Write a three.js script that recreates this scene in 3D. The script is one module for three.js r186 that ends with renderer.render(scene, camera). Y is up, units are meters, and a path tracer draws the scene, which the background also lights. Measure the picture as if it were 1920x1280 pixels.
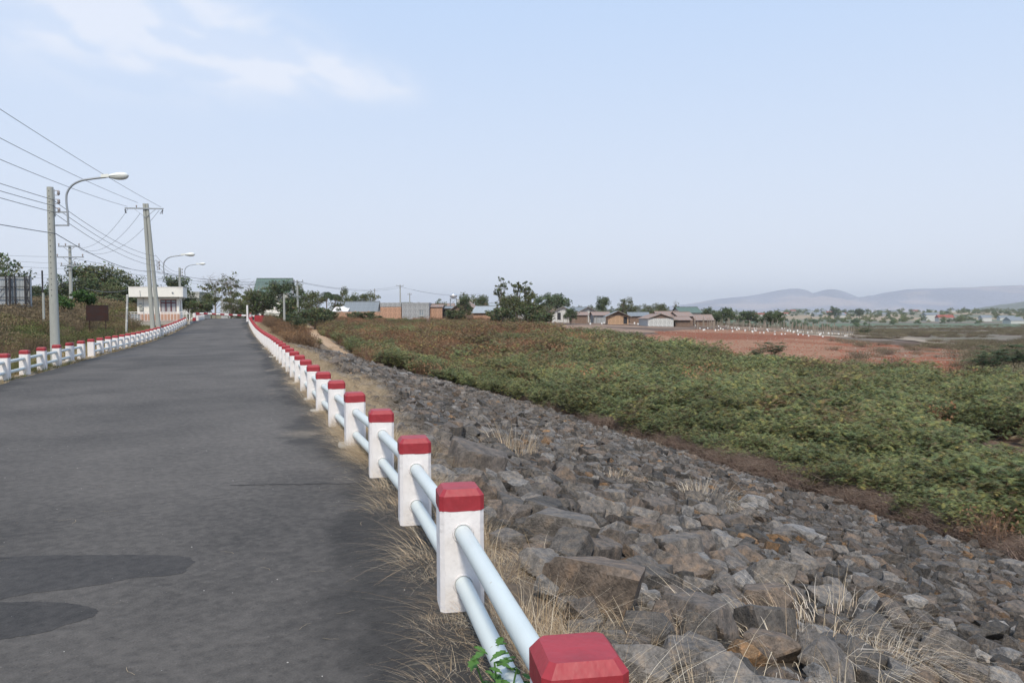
import * as THREE from 'three';
import { mergeGeometries, toCreasedNormals } from 'three/addons/utils/BufferGeometryUtils.js';
import { ConvexGeometry } from 'three/addons/geometries/ConvexGeometry.js';

// ------------------------------------------------------------------ camera, sky, sun, exposure
const scene = new THREE.Scene();
const EYE = 1.65, FPX = 1507;                       // eye height (m), focal length in photo pixels (1920 wide)
const camera = new THREE.PerspectiveCamera(2 * Math.atan(640 / FPX) * 180 / Math.PI, 1024 / 682, 0.1, 40000);
camera.position.set(0, EYE, 0);
camera.rotation.order = 'YXZ';
camera.rotation.set(-1.9 * Math.PI / 180, 0, -0.4 * Math.PI / 180);
camera.updateMatrixWorld(true);

const SUN_AZ = -0.06, SUN_EL = 56 * Math.PI / 180;  // the sun stands behind the camera
const sunDir = new THREE.Vector3(Math.sin(SUN_AZ) * Math.cos(SUN_EL), Math.sin(SUN_EL), Math.cos(SUN_AZ) * Math.cos(SUN_EL));
const sun = new THREE.DirectionalLight(new THREE.Color().setRGB(1, 0.91, 0.77), 3.0);
sun.position.copy(sunDir).multiplyScalar(200); sun.target.position.set(0, 0, -30);
sun.castShadow = true; sun.shadow.radius = 16; sun.shadow.mapSize.set(2048, 2048);
Object.assign(sun.shadow.camera, { left: -90, right: 90, top: 90, bottom: -90, near: 1, far: 500 });
scene.add(sun, sun.target);
const EXPOSURE = 1.12;
const FOG = 0.00013;

// ------------------------------------------------------------------ random numbers and noise
function rng(seed) { let a = seed >>> 0; return () => { a = (a + 0x6D2B79F5) | 0; let t = Math.imul(a ^ (a >>> 15), 1 | a); t = (t + Math.imul(t ^ (t >>> 7), 61 | t)) ^ t; return ((t ^ (t >>> 14)) >>> 0) / 4294967296; }; }
const lerp = (a, b, t) => a + (b - a) * t;
const clamp = (x, a = 0, b = 1) => Math.min(b, Math.max(a, x));
const sstep = (a, b, x) => { const t = clamp((x - a) / (b - a)); return t * t * (3 - 2 * t); };
const PERM = new Uint16Array(512); { const r = rng(11); const p = [...Array(256).keys()]; for (let i = 255; i > 0; i--) { const j = Math.floor(r() * (i + 1)); [p[i], p[j]] = [p[j], p[i]]; } for (let i = 0; i < 512; i++) PERM[i] = p[i & 255]; }
function vnoise(x, y, wrap = 256) {                 // value noise 0..1, repeating every `wrap` cells
  const xi = Math.floor(x), yi = Math.floor(y); let fx = x - xi, fy = y - yi; fx = fx * fx * (3 - 2 * fx); fy = fy * fy * (3 - 2 * fy);
  const X0 = ((xi % wrap) + wrap) % wrap, X1 = (X0 + 1) % wrap, Y0 = ((yi % wrap) + wrap) % wrap, Y1 = (Y0 + 1) % wrap;
  const h = (i, j) => PERM[(PERM[i & 255] + j) & 255] / 255;
  return lerp(lerp(h(X0, Y0), h(X1, Y0), fx), lerp(h(X0, Y1), h(X1, Y1), fx), fy);
}
function fbm(x, y, o = 4, wrap = 256) { let s = 0, a = 0.5, n = 0; for (let i = 0; i < o; i++) { s += a * vnoise(x, y, wrap); n += a; x *= 2; y *= 2; wrap = Math.min(256, wrap * 2); a *= 0.5; } return s / n; }

// ------------------------------------------------------------------ sky: pale hazy blue with one thin cloud
{
  const W = 2048, Hh = 1024, d = new Float32Array(W * Hh * 4);
  for (let j = 0; j < Hh; j++) {
    const el = ((j + 0.5) / Hh - 0.5) * Math.PI;                      // row 0 = straight down
    const t = clamp(el / 0.62), k = 1 - Math.pow(1 - t, 1.6);
    for (let i = 0; i < W; i++) {
      const az = ((i + 0.5) / W - 0.5) * 2 * Math.PI;                 // atan2(z, x)
      let r = lerp(0.78, 0.42, k), g = lerp(0.82, 0.59, k), b = lerp(0.885, 0.87, k);
      // thin cirrus: soft streaks round the sky, one well formed bank in view
      if (el > 0.05) {
        const h = az + Math.PI / 2;                                   // 0 = camera's heading, negative = left
        const hh = ((h + 3 * Math.PI) % (2 * Math.PI)) - Math.PI;
        const deg = 180 / Math.PI, x = hh * deg, y = el * deg;
        const ax = y + 0.14 * (x + 18.7);                               // bank tilts down to the right
        const wid = lerp(3.4, 0.9, clamp((x + 28) / 22)), bank = Math.exp(-Math.pow((ax - 17.2) / wid, 2)) * sstep(-4.5, -11, x) * (0.35 + 0.65 * sstep(-38, -26, x));
        const wx = x + 3 * (fbm(x * 0.3 + 5, ax * 0.5, 3) - 0.5), n = fbm(wx * 0.26 + 61.5, (ax + 2.2 * (fbm(x * 0.2, y * 0.4 + 9, 3) - 0.5)) * 0.8 + 4, 7), n2 = fbm(x * 0.06 + 7, ax * 0.12 + 3, 4);
        const veil = 0.22 * clamp((n2 - 0.52) * 3) * sstep(20, 40, y) ;
        const top = 0.45 * Math.exp(-Math.pow((x + 27) / 8, 2)) * Math.exp(-Math.pow((y - 21) / 2.6, 2));
        const c = clamp((bank + top) * (0.42 + 1.35 * sstep(0.30, 0.72, n)) + veil) * 0.58;
        r = lerp(r, 0.86, c); g = lerp(g, 0.87, c); b = lerp(b, 0.925, c);
      }
      const o = (j * W + i) * 4; d[o] = r; d[o + 1] = g; d[o + 2] = b; d[o + 3] = 1;
    }
  }
  const t = new THREE.DataTexture(d, W, Hh, THREE.RGBAFormat, THREE.FloatType);
  t.mapping = THREE.EquirectangularReflectionMapping; t.magFilter = THREE.LinearFilter; t.minFilter = THREE.LinearFilter; t.wrapS = THREE.RepeatWrapping; t.needsUpdate = true;
  scene.background = t; scene.environment = t;
}
scene.fog = new THREE.FogExp2(new THREE.Color().setRGB(0.88, 0.92, 1.0), FOG);

// ------------------------------------------------------------------ naming
const taken = new Map();
function numbered(n) { const k = taken.get(n) || 0; taken.set(n, k + 1); return k ? n + '_' + String(k).padStart(3, '0') : n; }
function shade(o) { o.traverse(m => { if (m.isMesh) { m.castShadow = true; m.receiveShadow = true; } }); return o; }
function tag(o, label, category, group, kind) { o.userData.label = label; if (category) o.userData.category = category; if (group) o.userData.group = group; if (kind) o.userData.kind = kind; return o; }
function group(name, label, category, grp, kind) { const g = new THREE.Group(); g.name = numbered(name); tag(g, label, category, grp, kind); scene.add(g); return g; }
function mesh(name, geo, mat, parent) { const m = new THREE.Mesh(geo, mat); m.name = parent === scene ? numbered(name) : name; m.castShadow = m.receiveShadow = true; parent.add(m); return m; }
function single(name, geo, mat, label, category, grp, kind) { return tag(mesh(name, geo, mat, scene), label, category, grp, kind); }
function copyOf(o, label, grp) { const c = o.clone(); c.name = numbered(o.name.replace(/_\d{3}$/, '')); c.userData = { ...o.userData }; if (label) c.userData.label = label; if (grp) c.userData.group = grp; scene.add(c); return c; }
const ORD = ['first', 'second', 'third', 'fourth', 'fifth', 'sixth', 'seventh', 'eighth', 'ninth', 'tenth', 'eleventh', 'twelfth', 'thirteenth', 'fourteenth', 'fifteenth', 'sixteenth', 'seventeenth', 'eighteenth', 'nineteenth', 'twentieth'];
const TENS = ['', '', 'twenty', 'thirty', 'forty', 'fifty'], TENTH = ['', '', 'twentieth', 'thirtieth', 'fortieth', 'fiftieth'];
const ordinal = n => n <= 20 ? ORD[n - 1] : n % 10 ? TENS[Math.floor(n / 10)] + '-' + ORD[n % 10 - 1] : TENTH[n / 10];

// ------------------------------------------------------------------ geometry helpers
function at(u, v, Z) { const q = new THREE.Vector3((u - 960) / FPX, (640 - v) / FPX, -1).applyQuaternion(camera.quaternion); return q.multiplyScalar(-Z / q.z).add(camera.position); }
function xf(g, { p = [0, 0, 0], r = [0, 0, 0], s = 1 } = {}) {
  const m = new THREE.Matrix4().compose(new THREE.Vector3(...p), new THREE.Quaternion().setFromEuler(new THREE.Euler(...r)), Array.isArray(s) ? new THREE.Vector3(...s) : new THREE.Vector3(s, s, s)); return g.applyMatrix4(m);
}
function boxUV(g0, k = 1) {                         // uv in metres, each face laid flat along its own main axis
  const g = g0.index ? g0.toNonIndexed() : g0; if (!g.attributes.normal) g.computeVertexNormals();
  const p = g.attributes.position, n = g.attributes.normal, uv = new Float32Array(p.count * 2);
  for (let i = 0; i < p.count; i += 3) {
    let nx = 0, ny = 0, nz = 0; for (let j = 0; j < 3; j++) { nx += Math.abs(n.getX(i + j)); ny += Math.abs(n.getY(i + j)); nz += Math.abs(n.getZ(i + j)); }
    for (let j = 0; j < 3; j++) {
      const x = p.getX(i + j), y = p.getY(i + j), z = p.getZ(i + j);
      const [a, b] = ny >= nx && ny >= nz ? [x, z] : nx >= nz ? [z, y] : [x, y]; uv[(i + j) * 2] = a * k; uv[(i + j) * 2 + 1] = b * k;
    }
  }
  g.setAttribute('uv', new THREE.BufferAttribute(uv, 2)); return g;
}
const B = (w, h, d, x = 0, y = 0, z = 0) => boxUV(new THREE.BoxGeometry(w, h, d).translate(x, y, z));
function cyl(r0, r1, h, x = 0, y = 0, z = 0, seg = 14) { const g = new THREE.CylinderGeometry(r1, r0, h, seg).translate(x, y + h / 2, z); return g.toNonIndexed(); }
function bar(a, b, r, seg = 8) {
  const A = new THREE.Vector3(...a), C = new THREE.Vector3(...b), d = C.clone().sub(A), L = d.length();
  const g = new THREE.CylinderGeometry(r, r, L, seg); g.applyQuaternion(new THREE.Quaternion().setFromUnitVectors(new THREE.Vector3(0, 1, 0), d.normalize())); g.translate((A.x + C.x) / 2, (A.y + C.y) / 2, (A.z + C.z) / 2); return g.toNonIndexed();
}
function beam(a, b, w, h) {
  const A = new THREE.Vector3(...a), C = new THREE.Vector3(...b), L = A.distanceTo(C); const g = new THREE.BoxGeometry(w, h, L); const m = new THREE.Matrix4().lookAt(A, C, Math.abs(C.x - A.x) + Math.abs(C.z - A.z) < 1e-3 ? new THREE.Vector3(1, 0, 0) : new THREE.Vector3(0, 1, 0)); g.applyMatrix4(m); g.translate((A.x + C.x) / 2, (A.y + C.y) / 2, (A.z + C.z) / 2); return boxUV(g);
}
const M = list => { const l = list.map(g => { const c = g.index ? g.toNonIndexed() : g; for (const k of Object.keys(c.attributes)) if (!['position', 'normal', 'uv'].includes(k)) c.deleteAttribute(k); return c; }); return mergeGeometries(l); };
function loft(rings) {                              // rings of [x, y, z], joined side by side, closed at both ends
  const pos = []; const n = rings[0].length, push = (...v) => v.forEach(p => pos.push(...p));
  for (let k = 0; k + 1 < rings.length; k++) for (let i = 0; i < n; i++) { const j = (i + 1) % n, a = rings[k][i], b = rings[k][j], c = rings[k + 1][j], d = rings[k + 1][i]; push(a, b, c, a, c, d); }
  for (const [r, f] of [[rings[0], 1], [rings[rings.length - 1], 0]]) for (let i = 1; i + 1 < n; i++) f ? push(r[0], r[i + 1], r[i]) : push(r[0], r[i], r[i + 1]);
  const g = new THREE.BufferGeometry(); g.setAttribute('position', new THREE.Float32BufferAttribute(pos, 3)); g.computeVertexNormals(); return boxUV(g);
}
function octRing(w, d, c, y) { const a = w / 2, b = d / 2; return [[a - c, y, b], [a, y, b - c], [a, y, -b + c], [a - c, y, -b], [-a + c, y, -b], [-a, y, -b + c], [-a, y, b - c], [-a + c, y, b]]; }
function colored(geo, r, g, b) { const n = geo.attributes.position.count, a = new Float32Array(n * 3); for (let i = 0; i < n; i++) { a[i * 3] = r; a[i * 3 + 1] = g; a[i * 3 + 2] = b; } geo.setAttribute('color', new THREE.BufferAttribute(a, 3)); return geo; }

// ------------------------------------------------------------------ textures
function tex(n, fn, { srgb = false, rep = 1 } = {}) {                 // fn(u, v) in 0..1 -> [r, g, b] in 0..1
  const d = new Uint8Array(n * n * 4);
  for (let j = 0; j < n; j++) for (let i = 0; i < n; i++) { const c = fn(i / n, j / n, i, j), o = (j * n + i) * 4; for (let k = 0; k < 3; k++) d[o + k] = clamp(Array.isArray(c) ? c[k] : c) * 255; d[o + 3] = 255; }
  const t = new THREE.DataTexture(d, n, n, THREE.RGBAFormat); t.wrapS = t.wrapT = THREE.RepeatWrapping; t.magFilter = THREE.LinearFilter; t.minFilter = THREE.LinearMipmapLinearFilter; t.generateMipmaps = true;
  if (srgb) t.colorSpace = THREE.SRGBColorSpace; t.repeat.set(rep, rep); t.needsUpdate = true; return t;
}
const R = (c, o = {}) => new THREE.MeshStandardMaterial({ color: new THREE.Color().setRGB(...c), roughness: 0.85, ...o });

// asphalt: dark binder with pale and dark aggregate grains, 12 m to a tile
const asphaltHeight = new Float32Array(2048 * 2048);
const asphaltMap = (() => {
  const r = rng(5), n = 2048, spk = new Float32Array(n * n);
  for (let k = 0; k < 420000; k++) {
    const x = Math.floor(r() * n), y = Math.floor(r() * n), big = r() < 0.05, s = big ? 2 : 1, q = r();
    const v = q < 0.5 ? -0.42 * r() : q < 0.955 ? 0.32 * r() : q < 0.9965 ? 0.35 + 0.35 * r() : 0.9 + 0.5 * r();
    for (let a = 0; a < s; a++) for (let b = 0; b < s; b++) spk[((y + b) % n) * n + (x + a) % n] = v;
  }
  return tex(n, (u, v, i, j) => {
    const g = fbm(u * 256, v * 256, 2), m = fbm(u * 12, v * 12, 5, 12), l = fbm(u * 3, v * 3, 3, 3), h = PERM[(PERM[i & 255] + j) & 255] / 255;
    const s = spk[j * n + i]; asphaltHeight[j * n + i] = clamp(0.45 + 0.35 * (g - 0.5) + 0.35 * (h - 0.5) + Math.abs(s) * 0.6);
    const c = 0.50 + 0.30 * (g - 0.5) + 0.14 * (h - 0.5) + 0.30 * (m - 0.5) + 0.20 * (l - 0.5) + s * 0.5;
    return [c * 1.0, c * 0.985, c * 0.975];
  });
})();
asphaltMap.repeat.set(1 / 12, 1 / 12);
const asphaltBump = tex(2048, (u, v, i, j) => asphaltHeight[j * 2048 + i]); asphaltBump.repeat.set(1 / 12, 1 / 12);
// weathered stone: mottled, with lichen flecks and hairline cracks, 1 m to a tile
const stoneMap = tex(1024, (u, v, i, j) => {
  const a = fbm(u * 8, v * 8, 5, 8), b = fbm(u * 40 + 3, v * 40, 3, 40), f = fbm(u * 22, v * 22 + 9, 4, 22), h = PERM[(PERM[i & 255] + j) & 255] / 255, crack = Math.abs(fbm(u * 5 + 8, v * 5, 4, 5) - 0.5);
  let c = 0.60 + 0.75 * (a - 0.5) + 0.45 * (b - 0.5) + 0.10 * (h - 0.5); if (crack < 0.008) c *= 0.6; const li = clamp((f - 0.59) * 6);
  const w = clamp((a - 0.56) * 4);                                     // rusty weathering patches
  return [c * (1 + 0.16 * w) + li * 0.16, c * (1 + 0.02 * w) + li * 0.15, c * (1 - 0.13 * w) + li * 0.13];
});
const stoneBump = tex(1024, (u, v) => 0.5 + 0.9 * (fbm(u * 10, v * 10, 6, 10) - 0.5) + 0.35 * (fbm(u * 60, v * 60, 3, 60) - 0.5));
// neutral earth grain, 4 m to a tile
const earthMap = tex(1024, (u, v, i, j) => { const h = PERM[(PERM[i & 255] + j) & 255] / 255; const c = 0.74 + 0.42 * (fbm(u * 16, v * 16, 5, 16) - 0.5) + 0.36 * (fbm(u * 90, v * 90, 3, 90) - 0.5) + 0.12 * (h - 0.5); return [c, c * 0.985, c * 0.96]; });
earthMap.repeat.set(0.25, 0.25);
const earthBump = tex(1024, (u, v) => fbm(u * 30, v * 30, 5, 30)); earthBump.repeat.set(0.25, 0.25);
// brushed masonry paint and plaster with grime runs, 1 m to a tile
const paintMap = tex(512, (u, v, i, j) => { const a = fbm(u * 6, v * 6, 4, 6), b = fbm(u * 50, v * 12, 3, 50), f = fbm(u * 30 + 5, v * 30, 3, 30); let c = 0.93 + 0.09 * (a - 0.5) + 0.06 * (b - 0.5); if (f > 0.80) c -= 0.06; return [c, c * 0.99, c * 0.985]; });
const paintBump = tex(512, (u, v) => fbm(u * 24, v * 24, 5, 24));
const redMap = tex(512, (u, v) => { const a = fbm(u * 7, v * 7, 4, 7), f = fbm(u * 26 + 5, v * 26, 4, 26), b = fbm(u * 90, v * 90, 2, 90); const c = 0.88 + 0.36 * (a - 0.5) + 0.14 * (b - 0.5), w = clamp((f - 0.66) * 7); return [c + 0.10 * w, c + 1.6 * w * 0.5, c + 1.6 * w * 0.5]; });
const railMap = tex(512, (u, v) => { const a = fbm(u * 5, v * 5, 4, 5), l = fbm(u * 9 + 3, v * 70, 3, 9), f = fbm(u * 34, v * 34 + 7, 3, 34), p = fbm(u * 4 + 2, v * 9, 3, 4); let c = 0.93 + 0.12 * (a - 0.5) - (l > 0.74 && p > 0.55 ? 0.05 : 0); if (f > 0.85) return [c * 0.8, c * 0.72, c * 0.62]; return [c, c, c]; });
const grimeMap = tex(512, (u, v) => { const a = fbm(u * 5, v * 3, 5, 5), s = fbm(u * 26, v * 3, 4, 26), b = fbm(u * 60, v * 60, 3, 60); const c = 0.72 + 0.55 * (a - 0.5) + 0.55 * (s - 0.5) + 0.2 * (b - 0.5); return [c, c, c * 0.99]; });
const concreteMap = tex(512, (u, v) => { const a = fbm(u * 6, v * 4, 5, 6), b = fbm(u * 80, v * 80, 2, 80); const c = 0.82 + 0.28 * (a - 0.5) + 0.16 * (b - 0.5); return [c, c, c * 0.98]; });
const rustMap = tex(512, (u, v) => { const a = fbm(u * 4, v * 6, 5, 4), s = fbm(u * 40, v * 3, 3, 40); const w = clamp((a - 0.42) * 4), c = 0.75 + 0.3 * (s - 0.5); return [c * (0.8 + 0.2 * w), c * (0.8 - 0.16 * w), c * (0.8 - 0.30 * w)]; });
const barkMap = tex(256, (u, v) => { const c = 0.7 + 0.7 * (fbm(u * 20, v * 5, 4, 20) - 0.5); return [c, c * 0.96, c * 0.92]; });

const MAT = {
  white: R([0.85, 0.82, 0.805], { map: paintMap, bumpMap: paintBump, bumpScale: 0.004, roughness: 0.75 }),
  red: R([0.37, 0.03, 0.04], { map: redMap, bumpMap: paintBump, bumpScale: 0.003, roughness: 0.5 }),
  rail: R([0.66, 0.715, 0.70], { map: railMap, roughness: 0.45, bumpMap: paintBump, bumpScale: 0.001 }),
  concrete: R([0.46, 0.47, 0.44], { map: concreteMap, bumpMap: paintBump, bumpScale: 0.003, roughness: 0.9 }),
  padConcrete: R([0.5, 0.47, 0.43], { map: concreteMap, roughness: 0.95, bumpMap: stoneBump, bumpScale: 0.01 }),
  steel: R([0.36, 0.38, 0.40], { roughness: 0.45, metalness: 0.5 }),
  darkSteel: R([0.035, 0.032, 0.035], { roughness: 0.6 }),
  wire: R([0.10, 0.11, 0.13], { roughness: 0.6 }),
  lampShell: R([0.78, 0.79, 0.74], { roughness: 0.35 }),
  lampGlass: R([0.62, 0.63, 0.60], { roughness: 0.15 }),
  ceramic: R([0.30, 0.26, 0.25], { roughness: 0.3 }),
  bark: R([0.17, 0.14, 0.11], { map: barkMap, roughness: 0.95 }),
  paleBark: R([0.33, 0.30, 0.26], { map: barkMap, roughness: 0.95 }),
  glass: new THREE.MeshPhysicalMaterial({ color: 0x8a9298, roughness: 0.08, metalness: 0, specularIntensity: 1, ior: 1.5 }),
  dark: R([0.03, 0.03, 0.035], { roughness: 0.9 }),
  cream: R([0.91, 0.89, 0.82], { map: paintMap, bumpMap: paintBump, bumpScale: 0.003 }),
  whitewash: R([0.74, 0.74, 0.72], { map: grimeMap }),
  greyPlaster: R([0.47, 0.48, 0.49], { map: grimeMap, bumpMap: stoneBump, bumpScale: 0.02 }),
  brick: R([0.62, 0.37, 0.25], { map: grimeMap, bumpMap: stoneBump, bumpScale: 0.02 }),
  orangeWall: R([0.62, 0.40, 0.25], { map: grimeMap }),
  maroon: R([0.17, 0.035, 0.04], { roughness: 0.5 }),
  tile: R([0.55, 0.34, 0.25], { map: paintMap, roughness: 0.5 }),
  greyTin: R([0.25, 0.275, 0.30], { map: concreteMap, roughness: 0.6 }),
  paleTin: R([0.42, 0.45, 0.48], { map: concreteMap, roughness: 0.5 }),
  rustTin: R([0.44, 0.38, 0.345], { map: rustMap, roughness: 0.8 }),
  brownWood: R([0.27, 0.19, 0.145], { map: barkMap, roughness: 0.9 }),
  greenRoof: R([0.13, 0.19, 0.16], { map: concreteMap, roughness: 0.6 }),
  redRoof: R([0.36, 0.10, 0.07], { map: concreteMap }),
  stakeWood: R([0.40, 0.35, 0.29], { map: barkMap, roughness: 0.95 }),
  rustPlate: R([0.055, 0.03, 0.027], { map: rustMap, roughness: 0.95 }),
  curtain: R([0.45, 0.44, 0.45], { roughness: 0.95 }),
};
// ------------------------------------------------------------------ the lie of the land (Z = metres ahead of the camera, world z = -Z)
function table(T, z) { let i = 0; while (i < T.length - 2 && z > T[i + 1][0]) i++; const [a, b] = [T[i], T[i + 1]], s = k => { const p = T[Math.max(0, k - 1)], q = T[Math.min(T.length - 1, k + 1)]; return (q[1] - p[1]) / (q[0] - p[0]); }; const h = b[0] - a[0], t = (z - a[0]) / h; if (t < 0) return a[1] + s(i) * (z - a[0]); if (t > 1) return b[1] + s(i + 1) * (z - b[0]); const t2 = t * t, t3 = t2 * t; return (2 * t3 - 3 * t2 + 1) * a[1] + (t3 - 2 * t2 + t) * h * s(i) + (-2 * t3 + 3 * t2) * b[1] + (t3 - t2) * h * s(i + 1); }
const RT = [[-10, 2.25], [0, 0.66], [2.34, 0.19], [4.6, -0.31], [6.47, -0.80], [8.37, -1.38], [10.3, -2.03], [12.2, -2.68], [14.1, -3.33], [16, -3.97], [21.7, -5.89], [31.2, -9.15], [36.9, -11.1], [56, -17.8], [78, -25.45], [110, -36.5]];
const rightX = Z => table(RT, Z);
const leftX = Z => lerp(rightX(Z) - 7.95, -6.8 - 0.3185 * Z, sstep(12, 20, Z));
const roadY = Z => 0.12 * sstep(12, 38, Z) + (Z > 37 ? 0.00052 * Math.pow(Math.min(Z, 84) - 37, 2) + (Z > 84 ? 0.01 * Math.min(Z - 84, 30) : 0) : 0);
const LV = [[-0.6, 0.2], [-0.3, 0.9], [-0.15, 0.35], [0, 0.0], [0.13, -0.85], [0.25, -1.5], [0.35, -2.2], [0.45, -3.0], [0.7, -3.6]];
const hump = (x, Z) => 0.35 * (fbm(x * 0.07 + 30, Z * 0.07 + 12, 3) - 0.5);
function fieldY(x, Z) {
  const u = clamp(x / Math.max(Z, 8), -0.6, 0.7);
  let y = lerp(-2.75, table(LV, u), sstep(45, 165, Z));
  if (Z > 170) { const right = sstep(0.18, 0.36, u); y = lerp(y, -7, sstep(170, 420, Z) * right); y = lerp(y, 1.5, sstep(700, 1500, Z) * right); y += (1 - right) * sstep(200, 600, Z) * 1.5; }
  return y + hump(x, Z);
}
function ground(x, Z) {
  const ry = roadY(Z), d = (x - rightX(Z)) * 0.95, dl = (leftX(Z) - x) * 0.95;
  if (dl > -0.3) {
    let y = ry - 0.05 - 0.12 * sstep(0.5, 3, dl) + 1.0 * sstep(2.8, 10, dl) * (1 - sstep(70, 90, Z) * 0.5) + (dl > 0.5 ? 0.5 * hump(x * 3, Z * 3) * sstep(0.5, 3, dl) : 0);
    if (Z > 95) y = lerp(y, 1.0, sstep(95, 140, Z)); return y + sstep(150, 500, Z) * 3;
  }
  if (d < 0.35) return Z > 88 ? lerp(ry - 0.05, 1.1, sstep(95, 140, Z)) : ry - 0.05;
  const slope = ry - 0.05 - Math.max(0, d - 0.55) / 4.05, f = fieldY(x, Z);
  return Z > 84 ? lerp(Math.max(slope, f), f, sstep(84, 110, Z)) : Math.max(slope, f);
}
const G = (x, z) => ground(x, -z);
function onGround(u, v, lift = 0) { const o = camera.position, d = at(u, v, 1).sub(o); let t = 2; for (let i = 0; i < 4000; i++) { const y = o.y + d.y * t; if (y < ground(o.x + d.x * t, t) + lift) break; t *= 1.004; } return [o.x + d.x * t, t]; }
const bankEdge = Z => { let d = 1; const x0 = rightX(Z); while (d < 16 && roadY(Z) - 0.05 - (d - 0.55) / 4.05 > fieldY(x0 + d / 0.95, Z)) d += 0.2; return d; };   // how far down the slope the field begins

// plan of the ploughed red field, as corners on the ground
const RED = [[1190, 652], [1228, 622], [1300, 617], [1480, 622], [1560, 633], [1640, 641], [1830, 662], [1850, 712], [1790, 742], [1600, 712], [1480, 703], [1330, 682]].map(([u, v]) => onGround(u, v));
function inPoly(P, x, Z) { let s = false; for (let i = 0, j = P.length - 1; i < P.length; j = i++) { const [a, b] = P[i], [c, d] = P[j]; if ((b > Z) !== (d > Z) && x < (c - a) * (Z - b) / (d - b) + a) s = !s; } return s; }
const inRed = (x, Z) => inPoly(RED, x + 5 * (fbm(x * 0.12, Z * 0.12, 3) - 0.5), Z + 9 * (fbm(x * 0.1 + 50, Z * 0.1, 3) - 0.5));

const TRK = [[700, 704], [652, 668], [622, 648], [598, 632], [578, 619], [560, 609], [540, 600]].map(([u, v]) => onGround(u, v)), TRACK = []; { const c = new THREE.CatmullRomCurve3(TRK.map(([x, Z]) => new THREE.Vector3(x, 0, Z))); for (let i = 0; i <= 50; i++) { const p = c.getPointAt(i / 50); TRACK.push([p.x, p.z, lerp(0.9, 2.0, i / 50)]); } }

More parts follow.
